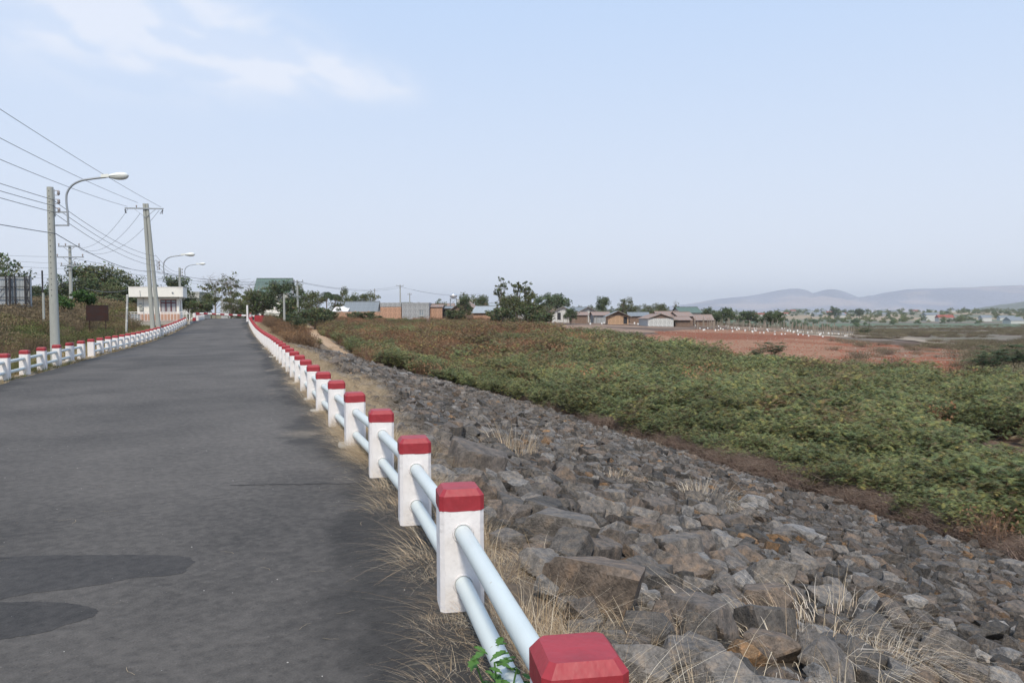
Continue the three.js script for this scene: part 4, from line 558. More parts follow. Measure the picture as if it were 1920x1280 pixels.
function brush(seed, { h = 1.1, rad = 0.8, n = 130, cols = [[0.19, 0.12, 0.085], [0.24, 0.15, 0.10], [0.15, 0.10, 0.08], [0.28, 0.19, 0.12]], seeds = 120, seedCols = [[0.22, 0.12, 0.07], [0.30, 0.19, 0.11]] } = {}) {   // leafless tangle of dry stalks with withered seed heads
  const r = rng(seed), T = Tri();
  for (let i = 0; i < n; i++) { const a = r() * 6.283, b = r() * 6.283, p = [Math.cos(b) * rad * 0.5 * r(), -0.05, Math.sin(b) * rad * 0.5 * r()], out = rad * r(), e = [p[0] + Math.cos(a) * out, h * (0.35 + 0.7 * r()), p[2] + Math.sin(a) * out], m = [(p[0] + e[0]) / 2 + (r() - 0.5) * 0.2, e[1] * 0.55, (p[2] + e[2]) / 2 + (r() - 0.5) * 0.2], w = 0.005 + 0.004 * r(), c = cols[Math.floor(r() * cols.length)], sx = [Math.sin(a) * w, 0, -Math.cos(a) * w]; T.quad(vadd(p, sx, -1), vadd(p, sx), vadd(m, sx), vadd(m, sx, -1), c); T.tri(vadd(m, sx, -1), vadd(m, sx), e, c);
    for (let k = 0; k < 2; k++) { const t = 0.2 + 0.7 * r(), q = [lerp(m[0], e[0], t), lerp(m[1], e[1], t), lerp(m[2], e[2], t)], an = r() * 6.283, l = 0.12 + 0.22 * r(); T.tri([q[0], q[1] - w * 0.7, q[2]], [q[0], q[1] + w * 0.7, q[2]], [q[0] + Math.cos(an) * l, q[1] + l * (r() - 0.2), q[2] + Math.sin(an) * l], c); } }
  for (let i = 0; i < seeds; i++) { const a = r() * 6.283, d = rad * Math.sqrt(r()), y = h * (0.35 + 0.65 * r()), s = 0.02 + 0.035 * r(), x = Math.cos(a) * d, z = Math.sin(a) * d, c = seedCols[Math.floor(r() * seedCols.length)]; T.tri([x - s, y, z + (r() - 0.5) * s], [x + s, y + (r() - 0.5) * s, z], [x, y + s * 1.6, z + (r() - 0.5) * s * 2], c); }
  return T.geo();
}
function scatter(parent, name, geo, mat, spots) {     // spots: [x, y, z, turn, scale, tint]
  const im = new THREE.InstancedMesh(geo, mat, spots.length); im.name = name; im.castShadow = im.receiveShadow = true; im.userData.kind = 'stuff'; const m = new THREE.Matrix4(), q = new THREE.Quaternion(), e = new THREE.Euler(), col = new THREE.Color();
  spots.forEach(([x, y, z, t, s, c, tx = 0, tz = 0, sy = 1], i) => { q.setFromEuler(e.set(tx, t, tz)); im.setMatrixAt(i, m.compose(new THREE.Vector3(x, y, z), q, new THREE.Vector3(s, s * sy, s))); const k = c || [1, 1, 1]; im.setColorAt(i, col.setRGB(k[0], k[1], k[2])); });
  parent.add(im); return im;
}
function stuff(name, label, category) { return group(name, label, category, null, 'stuff'); }
const inView = (x, Z, m = 1.5) => Math.abs(x) < Z * 0.66 + m;

// ------------------------------------------------------------------ thicket on the flat below the bank
{
  const r = rng(41), greens = [0, 1, 2, 3, 4].map(i => shrub(50 + i, { leaves: 640, L: 0.165, tipShare: [0.04, 0.08, 0.13, 0.05, 0.16][i], h: [1.0, 1.15, 0.9, 1.1, 0.95][i] })), browns = [0, 1, 2].map(i => brush(70 + i)), dry = [0, 1].map(i => shrub(90 + i, { leaves: 130, green: [[0.17, 0.14, 0.07], [0.14, 0.13, 0.06], [0.20, 0.14, 0.08]], stems: 9, tipShare: 0.3 }));
  const spots = { g: greens.map(() => []), b: browns.map(() => []), d: dry.map(() => []) };
  const SCRUB_END = [[-0.5, 160], [0.02, 158], [0.10, 118], [0.16, 98], [0.29, 62], [0.42, 53], [0.62, 40], [0.8, 36]];
  const tryAt = (x, Z, s) => {
    const d = (x - rightX(Z)) * 0.95, be = bankEdgeCached(Z); if (d < lerp(be - 0.15 + 0.4 * (fbm(Z * 0.5, 12, 3) - 0.5) - 0.3 * sstep(22, 34, Z), 4.6, sstep(38, 50, Z)) || !inView(x, Z, 3) || inRed(x, Z) || Z > table(SCRUB_END, x / Z) + 10 * (fbm(x * 0.15, Z * 0.15 + 70, 2) - 0.5)) return; const n = fbm(x * 0.13 + 3, Z * 0.13, 3), n2 = fbm(x * 0.035 + 60, Z * 0.035 + 3, 3), u = x / Z;
    const brownHere = sstep(55, 80, Z) * sstep(0.10, 0.0, u) * 0.8 * sstep(0.34, 0.5, n) + sstep(0.60, 0.68, n2) * 0.35, gap = n < 0.27; if (gap && Z < 60 && d > be + 2) return; for (const [tx, tZ, tw] of TRACK) { if (Math.hypot(x - tx, Z - tZ) < tw) return; if (Z < tZ && tZ - Z < 9 && Math.abs(x - tx * Z / tZ) < tw * 0.7) return; } const y = ground(x, Z), q = r(), sc = s * (0.7 + 0.62 * r()) * (0.72 + 0.62 * n) * (0.72 + 0.25 * sstep(be + 0.3, be + 3.5, d)) * (1 - 0.38 * sstep(85, 140, Z)), k = (0.72 + 0.4 * r()) * (0.72 + 0.62 * fbm(x * 0.22 + 11, Z * 0.22 + 5, 3)), warm = r() * 0.3;
    const tint = [k * (1 + warm * 0.5), k, k * (1 - warm * 0.3)], rec = [x, y, -Z, r() * 6.3, sc, tint, (r() - 0.5) * 0.2, (r() - 0.5) * 0.2];
    if (q < brownHere) (r() < 0.75 ? spots.b[Math.floor(r() * 3)] : spots.d[Math.floor(r() * 2)]).push(rec); else if (q < brownHere + 0.025) spots.b[Math.floor(r() * 3)].push(rec); else if (q < brownHere + 0.06) spots.d[Math.floor(r() * 2)].push(rec); else spots.g[Math.floor(r() * 5)].push(rec);
  };
  const cache = new Map(); function bankEdgeCached(Z) { const k = Math.round(Z * 2); if (!cache.has(k)) cache.set(k, Z > 118 ? 0.5 : bankEdge(Z)); return cache.get(k); }
  for (let Z = 8; Z < 62; Z += 0.66) for (let x = -22; x < 46; x += 0.66) tryAt(x + (r() - 0.5) * 0.7, Z + (r() - 0.5) * 0.7, 1);
  for (let Z = 62; Z < 128; Z += 1.1) for (let x = -34; x < 90; x += 1.1) { if (x / Z > 0.05 && Z > 104) continue; tryAt(x + (r() - 0.5) * 1.1, Z + (r() - 0.5) * 1.1, 1.2); }
  for (let Z = 128; Z < 160; Z += 1.5) for (let x = -44; x < 6; x += 1.5) tryAt(x + (r() - 0.5) * 1.7, Z + (r() - 0.5) * 1.7, 1.25);
  const t = stuff('scrub_thicket', 'thicket of feathery green and brown scrub on the flat below the stone bank', 'scrub');
  greens.forEach((g, i) => { scatter(t, 'foliage', g.leaf, leafMat, spots.g[i]); scatter(t, 'twigs', g.wood, strawMat, spots.g[i].map(s => { const c = [...s]; c[5] = [1, 1, 1]; return c; })); });
  dry.forEach((g, i) => { scatter(t, 'foliage', g.leaf, leafMat, spots.d[i]); scatter(t, 'twigs', g.wood, strawMat, spots.d[i]); }); browns.forEach((g, i) => scatter(t, 'dry_stalks', g, strawMat, spots.b[i]));
  console.log('scrub', [...spots.g, ...spots.b, ...spots.d].map(a => a.length).join(' '));
  // dark brush on the bank between the posts and the dirt track
  { const bs = browns.map(() => []); for (let Z = 50; Z < 106; Z += 0.22) { const d = 1.5 + 2.0 * r(), x = rightX(Z) + d / 0.95; if (TRACK.some(([tx, tZ, tw]) => Math.hypot(x - tx, Z - tZ) < tw)) continue; if (fbm(x * 0.2, Z * 0.1 + 33, 3) < 0.46 - 0.12 * sstep(60, 90, Z)) continue; const k = 0.6 + 0.4 * r(); bs[Math.floor(r() * 3)].push([x, ground(x, Z) - 0.03, -Z, r() * 6.3, 0.4 + 0.5 * r(), [k, k, k * 0.95]]); } browns.forEach((g, i) => scatter(t, 'dry_stalks', g, strawMat, bs[i])); }
  // withered fringe between stones and thicket
  const f = stuff('dry_fringe', 'tangle of withered brown stalks along the foot of the stone bank', 'dry brush'), fr = [0, 1, 2].map(i => brush(120 + i, { h: 0.55, rad: 0.7, n: 150, seeds: 0, cols: [[0.17, 0.12, 0.095], [0.21, 0.155, 0.125], [0.13, 0.09, 0.075], [0.27, 0.21, 0.165]] })), fs = [[], [], []];
  for (let Z = 8; Z < 60; Z += 0.085) { const be = bankEdgeCached(Z), d = be + 0.1 + (r() + r() - 1) * 0.5 + 0.4 * (fbm(Z * 0.5, 12, 3) - 0.5), x = rightX(Z) + d / 0.95; if (!inView(x, Z, 2) || r() < 0.2) continue; const k = 0.75 + 0.5 * r(); fs[Math.floor(r() * 3)].push([x, ground(x, Z) - 0.02, -Z, r() * 6.3, 0.6 + 0.75 * r(), [k, k, k], 0, 0, 0.8]); }
  fr.forEach((g, i) => scatter(f, 'dry_stalks', g, strawMat, fs[i]));
  // single bushes that stand clear of the mass
  const solo = shrub(140, { leaves: 520, stems: 11, h: 1.3, rad: 1.1, green: [[0.05, 0.09, 0.035], [0.06, 0.1, 0.04], [0.08, 0.11, 0.04]], tipShare: 0.03 }); let first;
  for (const [u, v, s, label] of [[1450, 668, 1.5, 'dark green bush alone at the near edge of the red field'], [1420, 672, 1.1, 'smaller dark bush just left of the lone bush on the red field'], [1850, 700, 2.2, 'large dusky bush at the right end of the red field'], [1895, 690, 2.0, 'brown-green bush at the far right edge beyond the red field'], [1255, 612, 1.8, 'low dark bush at the corner of the whitewashed shed'], [480, 597, 1.6, 'bush in front of the barrier beside the road'], [1620, 628, 1.6, 'dark bush at the end of the staked plot'], [500, 600, 1.7, 'dark bush on the bank below the barrier counterweight'], [525, 606, 1.9, 'dark bush on the bank left of the dirt track'], [548, 620, 1.6, 'dark bush on the bank at the edge of the dirt track']]) {
    const [x, Z] = onGround(u, v); const q = group('bush', label, 'bush', 'bushes standing alone'); q.position.set(x, G(x, -Z), -Z); q.rotation.y = r() * 6; q.scale.setScalar(s * (Z > 60 ? 1 : 0.8)); q.scale.y *= 0.6; mesh('foliage', solo.leaf, leafMat, q); mesh('stems', solo.wood, strawMat, q);
  }
}

// ------------------------------------------------------------------ grass: tufts at the posts, dry strip on the crest, verge and weeds
{
  const r = rng(61);
  const tufts = [0, 1, 2, 3].map(i => grassTuft(200 + i, 170, 0.40, 1.25, 0.0016, STRAW, [(i - 1.5) * 0.25, 0.1], 2.1));
  const names = [[0.36, 3.3, 0.95, 0, 'dry straw tuft under the rails between the two nearest posts'], [0.02, 4.35, 0.85, 1, 'dry straw tuft at the foot of the second post, rock side'], [-0.42, 5.0, 0.6, 2, 'dry straw tuft leaning onto the asphalt behind the second post'], [-0.52, 5.55, 0.9, 3, 'tall pale straw tuft hiding the lower rail before the third post'], [-0.72, 6.1, 0.55, 0, 'dry straw tuft spreading over the asphalt at the third post'], [-1.15, 7.6, 0.8, 1, 'dry straw tuft between the third and fourth posts'], [0.75, 3.2, 1.05, 2, 'pale straw tuft among the stones right of the nearest post'], [0.62, 4.2, 1.05, 3, 'tall straw tuft before the big brown block'], [0.95, 2.75, 0.9, 1, 'straw tuft at the bottom edge beside the red cap'], [0.58, 2.9, 0.8, 0, 'thin straw tuft behind the nearest red cap']];
  for (const [x, Z, s, v, label] of names) { const m = single('grass_tuft', tufts[v], strawMat, label, 'grass tuft', 'dry grass tufts by the nearest posts'); m.position.set(x, ground(x, Z) - 0.01, -Z); m.rotation.y = r() * 6; m.scale.setScalar(s); }
  const mats4 = [0, 1, 2, 3].map(i => grassTuft(210 + i, 300, 0.26, 1.9, 0.0016, [...STRAW, [0.62, 0.54, 0.44], [0.66, 0.58, 0.48]], [(i - 1.5) * 0.3, 0], 2.6));
  for (const [u, v, s, k, label] of [[950, 850, 1.6, 0, 'upright golden grass tuft beside the big boulders'], [1150, 905, 1.0, 1, 'dry pinkish grass tuft in the middle of the stones'], [1310, 940, 1.5, 2, 'bleached grass tuft on the open stone slope'], [1450, 1240, 1.5, 3, 'wide bleached grass tuft at the bottom of the stone slope'], [1555, 1195, 1.35, 0, 'curly bleached grass tuft on the lower stone slope'], [1665, 1265, 0.8, 1, 'low arching straw tuft at the bottom edge of the stones'], [1345, 965, 0.8, 2, 'small straw tuft beside the bleached tuft on the slope']]) { const [x, Z] = onGround(u, v); const m = single('grass_tuft', k === 0 && u < 1000 ? tufts[0] : mats4[k], strawMat, label, 'grass tuft', 'dry grass tufts among the stones'); m.position.set(x, ground(x, Z) + 0.06, -Z); m.rotation.y = r() * 6; m.scale.setScalar(s); }
  const crest = stuff('crest_grass', 'strip of dry golden grass along the crest behind the guard posts', 'grass'), cs = [[], [], [], []];
  for (let i = 0; i < 8500; i++) { const Z = 2 + 76 * Math.pow(r(), 1.25), w = 0.35 + 2.1 * sstep(9, 28, Z), d = 0.12 + w * r() + 0.35 * (r() - 0.5), x = rightX(Z) + d / 0.95; if (Z < 9 && r() < 0.93) continue; if (Z < 16 && r() < 0.4) continue; if (d > 0.9 && fbm(x * 0.5, Z * 0.3 + 8, 3) < 0.38) continue; const k = 0.65 + 0.5 * r(); cs[i % 4].push([x, ground(x, Z) - 0.02, -Z, r() * 6.3, 0.5 + 0.5 * r(), [k, k * 0.97, k * 0.92]]); }
  for (let Z = 24; Z < 84; Z += 0.12) { const w = bankEdge(Z), d = 0.8 + (w + 0.6) * r(), x = rightX(Z) + d / 0.95, k = 0.5 + 0.45 * r(); if (fbm(x * 0.3 + 70, Z * 0.2, 3) < 0.4) continue; cs[Math.floor(r() * 4)].push([x, ground(x, Z) - 0.02, -Z, r() * 6.3, 0.6 + 0.6 * r(), [k, k * 0.94, k * 0.86]]); }
  for (let i = 0; i < 260; i++) { const Z = 3.5 + 40 * r(), x = rightX(Z) - 0.14 + (r() - 0.5) * 0.14, f = fbm(Z * 1.2, 77, 2); if (f < 0.42) continue; if (r() < 0.65) continue; cs[i % 4].push([x, ground(x, Z), -Z, r() * 6.3, 0.3 + 0.35 * r(), [1, 0.97, 0.93], 0, 0, 0.6]); }
  tufts.forEach((g, i) => scatter(crest, 'blades', g, strawMat, cs[i]));
  const vergeT = [0, 1, 2].map(i => grassTuft(230 + i, 60, 0.45, 0.75, 0.006, i === 2 ? OLIVE : [...DULL, STRAW[0]])), verge = stuff('verge_grass', 'dry olive and straw grass on the verge behind the left guard posts', 'grass'), vs = [[], [], []];
  for (let i = 0; i < 9000; i++) { const Z = 17 + 62 * Math.pow(r(), 1.2), dl = -0.35 + 11 * Math.pow(r(), 1.6), x = leftX(Z) - dl / 0.95; if (x < -Z * 0.70 - 1.5) continue; if (dl < 0.15 && r() < 0.75) continue; const k = 0.7 + 0.5 * r(), n = fbm(x * 0.3, Z * 0.3, 3), o = n + 0.09 * dl > 0.62 + 0.3 * (r() - 0.5) ? 2 : Math.floor(r() * 2); vs[o].push([x, ground(x, Z) - 0.02, -Z, r() * 6.3, (0.45 + 0.55 * r()) * (0.55 + 0.5 * sstep(0, 3, dl)), [k, k, k]]); }
  vergeT.forEach((g, i) => scatter(verge, 'blades', g, strawMat, vs[i]));
  const weeds = stuff('weed_field', 'tall brown and olive weeds filling the field left of the road', 'weeds'), wg = [brush(260, { h: 1.25, rad: 0.7, n: 90, seeds: 260, seedCols: [[0.16, 0.145, 0.065], [0.13, 0.13, 0.06], [0.18, 0.13, 0.075]] }), brush(261, { h: 1.1, rad: 0.8, n: 90, seeds: 320, cols: [[0.16, 0.13, 0.08], [0.13, 0.12, 0.06]], seedCols: [[0.09, 0.115, 0.04], [0.12, 0.14, 0.05], [0.16, 0.15, 0.07]] }), brush(262, { h: 1.4, rad: 0.7, n: 120, seeds: 180, cols: [[0.19, 0.14, 0.10], [0.15, 0.115, 0.085]], seedCols: [[0.2, 0.145, 0.09], [0.16, 0.13, 0.08]] })], ws = [[], [], []];
  for (let Z = 24; Z < 112; Z += Z < 60 ? 0.55 : 0.9) for (let q = 0; q < 110; q++) { const dl = 3.2 + (q * (Z < 60 ? 0.55 : 0.8)) + (r() - 0.5) * 0.9, x = leftX(Z) - dl / 0.95 + (r() - 0.5); if (x < -Z * 0.70 - 3) break; if (dl < 4 + 3 * fbm(Z * 0.2, 5, 2) && r() < 0.7) continue; const ghx = x - at(297, 612, 77).x, ghz = Z - 78.5; if (Math.abs(ghx) < 4 && Math.abs(ghz) < 4.5) continue; const n = fbm(x * 0.12, Z * 0.12 + 20, 3), k = 0.75 + 0.5 * r(), v = n < 0.44 ? 1 : n < 0.56 ? 0 : 2; ws[r() < 0.7 ? v : Math.floor(r() * 3)].push([x, ground(x, Z) - 0.05, -Z, r() * 6.3, ((0.7 + 0.5 * r()) * sstep(0, 9, dl) * 0.4 + 0.55) * (1 + 0.55 * sstep(48, 80, Z) * sstep(3, 8, dl)), [k, k, k]]); }
  wg.forEach((g, i) => scatter(weeds, 'stalks', g, strawMat, ws[i]));
  const tg = [0, 1].map(i => grassTuft(270 + i, 70, 1.0, 0.5, 0.010, i ? [[0.20, 0.16, 0.09], [0.25, 0.19, 0.11], [0.17, 0.13, 0.08]] : [[0.14, 0.15, 0.06], [0.18, 0.18, 0.075], [0.12, 0.13, 0.055]])), ts = [[], []]; for (let i = 0; i < 9000; i++) { const Z = 24 + 72 * r(), dl = 2.6 + 34 * r(), x = leftX(Z) - dl / 0.95; if (x < -Z * 0.70 - 2) continue; if (Math.abs(x - at(297, 612, 77).x) < 4 && Math.abs(Z - 78.5) < 4.5) continue; const k = 0.75 + 0.5 * r(), h = 0.35 + 0.75 * sstep(2.5, 8, dl + 2 * (r() - 0.5)); ts[fbm(x * 0.1 + 8, Z * 0.1, 3) + 0.25 * (r() - 0.5) > 0.5 ? 1 : 0].push([x, ground(x, Z) - 0.03, -Z, r() * 6.3, h * (0.8 + 0.5 * r()), [k, k, k]]); } tg.forEach((g, i) => scatter(weeds, 'blades', g, strawMat, ts[i]));
  console.log('weeds', ws.map(a => a.length).join(' '));
  // green weed with lobed leaves by the nearest post
  const w = group('leafy_weed', 'fresh green leafy weed at the foot of the nearest post', 'weed'); const [wx, wZ] = [-0.05, 3.2]; w.position.set(wx, ground(wx, wZ), -wZ); const gm = R([0.07, 0.165, 0.03], { roughness: 0.7 }), leafG = (() => { const T = Tri(); const pts = [[0, 0], [0.02, 0.022], [0.028, 0.016], [0.045, 0.03], [0.05, 0.02], [0.07, 0.022], [0.07, 0.012], [0.095, 0]]; for (let i = 0; i + 1 < pts.length; i++) for (const s of [-1, 1]) T.quad([pts[i][0], -0.9 * pts[i][0] ** 2 * 3, 0], [pts[i + 1][0], -0.9 * pts[i + 1][0] ** 2 * 3, 0], [pts[i + 1][0], -0.9 * pts[i + 1][0] ** 2 * 3 + 0.008, s * pts[i + 1][1]], [pts[i][0], -0.9 * pts[i][0] ** 2 * 3 + 0.008, s * pts[i][1]], [1, 1, 1]); const g = T.geo(); g.deleteAttribute('color'); return g; })();
  for (let i = 0; i < 44; i++) { const m = mesh('leaf', leafG, gm, w), y = 0.12 + 0.26 * r(), a = r() * 6.28; m.position.set((r() - 0.5) * 0.24, y, (r() - 0.5) * 0.2); m.rotation.set(0, a, 0.2 - 0.5 * r(), 'YXZ'); m.scale.setScalar(0.45 + 0.55 * r()); } mesh('stalks', M([0, 1, 2].map(i => bar([0, 0, 0], [-0.12 + i * 0.09, 0.3, (i - 1) * 0.06], 0.004, 5))), gm, w);
  // straw and chips blown onto the asphalt
  const litter = stuff('straw_litter', 'loose straws and pale chips scattered on the asphalt', 'litter'), sg = (() => { const T = Tri(); let p = [-0.07, 0, 0]; for (let i = 1; i <= 4; i++) { const q = [-0.07 + i * 0.035, 0.004 * (i % 2), 0.012 * Math.sin(i)]; T.quad([p[0], p[1], p[2] - 0.0013], [p[0], p[1], p[2] + 0.0013], [q[0], q[1], q[2] + 0.0013], [q[0], q[1], q[2] - 0.0013], [0.5, 0.42, 0.3]); p = q; } return T.geo(); })(), chip = colored(rough0(), 0.62, 0.60, 0.57), ls = [], ch = [];
  function rough0() { const g = new THREE.IcosahedronGeometry(0.007, 0); g.scale(1, 0.5, 0.8); return g; }
  for (let i = 0; i < 260; i++) { const Z = 3 + 20 * r() ** 1.5, off = 0.25 + 3.2 * r() ** 2.6, x = rightX(Z) - off, t = (x - leftX(Z) - 0.38) / (rightX(Z) + 0.1 - leftX(Z) - 0.38); ls.push([x, roadY(Z) - 0.016, -Z, r() * 6.3, 0.3 + 0.7 * r(), [0.8, 0.75, 0.7]]); }
  for (let i = 0; i < 420; i++) { const Z = 3 + 24 * r() ** 1.4, off = 0.1 + 7 * r() ** 1.3, x = rightX(Z) - off, t = (x - leftX(Z) - 0.38) / (rightX(Z) + 0.1 - leftX(Z) - 0.38); const o = r() < 0.02; ch.push([x, roadY(Z) - 0.019, -Z, r() * 6.3, 0.25 + 0.6 * r() ** 2, o ? [1.0, 0.55, 0.22] : [0.75, 0.74, 0.72]]); }
  scatter(litter, 'straws', sg, strawMat, ls.slice(0, 90)); scatter(litter, 'chips', chip, strawMat, ch);
}
// ------------------------------------------------------------------ trees
const TREES = {};
{
  function makeTree(seed, { h = 6, trunkH = 0.3, crown = 2.4, flat = 0.85, clumps = 26, per = 90, leaf = 0.16, cols = [[0.07, 0.1, 0.04], [0.085, 0.115, 0.045]], sparse = 0, limbs = 9, tw = 0.13, spread = 1, clump = 0.42, bare = false }) {
    const r = rng(seed), T = Tri(), wood = [];
    const top = [(r() - 0.5) * 0.3, h * (trunkH + 0.2), (r() - 0.5) * 0.3]; wood.push(tubeAlong([[0, -0.3, 0], [top[0] * 0.3, top[1] * 0.5, top[2] * 0.2], top], tw * 0.8, 6, 7)); const ends = [];
    for (let i = 0; i < limbs; i++) {
      const a = i / limbs * 6.283 + r(), el = r(), e = [Math.cos(a) * crown * (0.45 + 0.5 * r()) * (1 - 0.45 * el) * spread, lerp(h * (trunkH + 0.12), h * 0.97, el), Math.sin(a) * crown * (0.45 + 0.5 * r()) * (1 - 0.45 * el) * spread], s = [top[0] * (0.5 + 0.5 * el), lerp(h * trunkH * 0.8, top[1], el), top[2]];
      const m = [lerp(s[0], e[0], 0.5) + (r() - 0.5) * 0.3, lerp(s[1], e[1], 0.62), lerp(s[2], e[2], 0.5) + (r() - 0.5) * 0.3]; wood.push(tubeAlong([s, m, e], tw * (bare ? 0.22 : 0.3), 6, 5)); ends.push(e);
      for (let k = 0; k < (bare ? 6 : 3); k++) { const t = 0.35 + 0.65 * r(), q = [lerp(m[0], e[0], t), lerp(m[1], e[1], t), lerp(m[2], e[2], t)], b = r() * 6.283, l = crown * (0.22 + 0.3 * r()), f = [q[0] + Math.cos(b) * l, q[1] + l * (0.3 + 0.8 * r()), q[2] + Math.sin(b) * l]; wood.push(bar(q, f, tw * 0.09, 4)); ends.push(f); if (bare) for (let z = 0; z < 3; z++) { const c = r() * 6.283, l2 = l * 0.5; wood.push(bar(f, [f[0] + Math.cos(c) * l2, f[1] + l2 * r(), f[2] + Math.sin(c) * l2], tw * 0.05, 3)); } }
    }
    const cy = h * (trunkH + 1) / 2, ch = h * (1 - trunkH) / 2;
    for (let i = 0; i < clumps; i++) {
      let c; if (i < ends.length) c = ends[i]; else { const a = r() * 6.283, z = 2 * r() - 1, q = Math.cbrt(0.25 + 0.75 * r()), w = Math.sqrt(1 - z * z) * crown * q * 0.85; c = [Math.cos(a) * w, cy + z * ch * q * flat, Math.sin(a) * w]; }
      if (r() < sparse * 0.5) continue; const R0 = crown * clump * (0.55 + 0.6 * r()), tone = 0.75 + 0.5 * r(), n = Math.round(per * (1 - sparse * 0.6));
      for (let k = 0; k < n; k++) {
        const a = r() * 6.283, z = 2 * r() - 1, q = R0 * Math.pow(r(), 0.42), w = Math.sqrt(1 - z * z) * q, p = [c[0] + Math.cos(a) * w, c[1] + z * q * 0.8, c[2] + Math.sin(a) * w], s = leaf * (0.6 + 0.8 * r()), n1 = new THREE.Vector3(r() - 0.5, r() - 0.5, r() - 0.5).normalize().multiplyScalar(s), n2 = new THREE.Vector3(r() - 0.5, (r() - 0.5) * 0.8, r() - 0.5).normalize().multiplyScalar(s * 0.55), col = cols[Math.floor(r() * cols.length)].map(v => v * tone * (0.8 + 0.4 * r()));
        T.quad(vadd(p, n1.toArray(), -1), vadd(p, n2.toArray()), vadd(p, n1.toArray()), vadd(p, n2.toArray(), -1), col);
      }
    }
    return { crown: T.geo(), wood: M(wood), h };
  }
  const warm = [[0.12, 0.135, 0.06], [0.14, 0.15, 0.065], [0.10, 0.12, 0.05], [0.165, 0.16, 0.075]], deep = [[0.085, 0.112, 0.058], [0.10, 0.13, 0.065], [0.12, 0.15, 0.072]], fresh = [[0.08, 0.15, 0.04], [0.10, 0.17, 0.045], [0.07, 0.13, 0.04]];
  TREES.dense = [0, 1, 2].map(i => makeTree(400 + i, { cols: [...deep, ...warm.slice(0, 1)], clumps: 34, per: 95 }));
  TREES.warm = [0, 1, 2].map(i => makeTree(410 + i, { cols: warm, clumps: 32, per: 85, crown: 2.7 }));
  TREES.round = [0, 1].map(i => makeTree(420 + i, { cols: deep, clumps: 40, per: 100, trunkH: 0.16, crown: 2.6, h: 4.6, clump: 0.36 }));
  TREES.sparse = [0, 1].map(i => makeTree(430 + i, { cols: warm, clumps: 44, per: 34, sparse: 0.55, leaf: 0.15, trunkH: 0.2, crown: 2.1, h: 7, bare: true, limbs: 12, clump: 0.24 }));
  TREES.tall = [0, 1].map(i => makeTree(440 + i, { cols: [...warm, ...deep], clumps: 90, per: 30, sparse: 0.5, leaf: 0.15, trunkH: 0.1, crown: 1.5, h: 8, limbs: 22, clump: 0.2, spread: 0.9 }));
  TREES.bush = [0, 1].map(i => makeTree(450 + i, { cols: [...warm, ...deep], clumps: 26, per: 85, trunkH: 0.05, crown: 1.9, h: 2.8, limbs: 8, clump: 0.4 }));
  TREES.fresh = [makeTree(460, { cols: fresh, clumps: 20, per: 80, trunkH: 0.4, crown: 1.2, h: 3.2, limbs: 6, clump: 0.45, tw: 0.06 })];
  TREES.flat = [makeTree(470, { cols: warm, clumps: 26, per: 80, trunkH: 0.62, crown: 4.2, flat: 0.6, h: 6, limbs: 12, clump: 0.22 })];
  { // palm: tall bare stem and a burst of feather fronds
    const r = rng(480), T = Tri(); const h = 6; for (let i = 0; i < 20; i++) { const a = r() * 6.283, up = -0.25 + 1.1 * r(); let p = new THREE.Vector3(0, h, 0), d = new THREE.Vector3(Math.cos(a), up, Math.sin(a)).normalize(); frond(T, p.toArray(), d, 2.0, [0.06, 0.085, 0.035], r, 12); } TREES.palm = [{ crown: T.geo(), wood: tubeAlong([[0, -0.2, 0], [0.1, 3, 0], [0, 6, 0]], 0.11, 8, 7), h }];
  }
}
const trng = rng(505);
function tree(kind, v, u, vTop, Z, label, wide = 1) {
  const k = TREES[kind][v % TREES[kind].length], p = at(u, vTop, Z), gy = G(p.x, p.z), s = Math.max(0.8, (p.y - gy)) / k.h; const t = group('tree', label, 'tree', 'background trees'); t.position.set(p.x, gy, p.z); t.rotation.y = trng() * 6.28; t.scale.set(s * wide, s, s * wide); mesh('trunk', k.wood, kind === 'sparse' ? MAT.paleBark : MAT.bark, t); mesh('crown', k.crown, leafMat, t); return t;
}
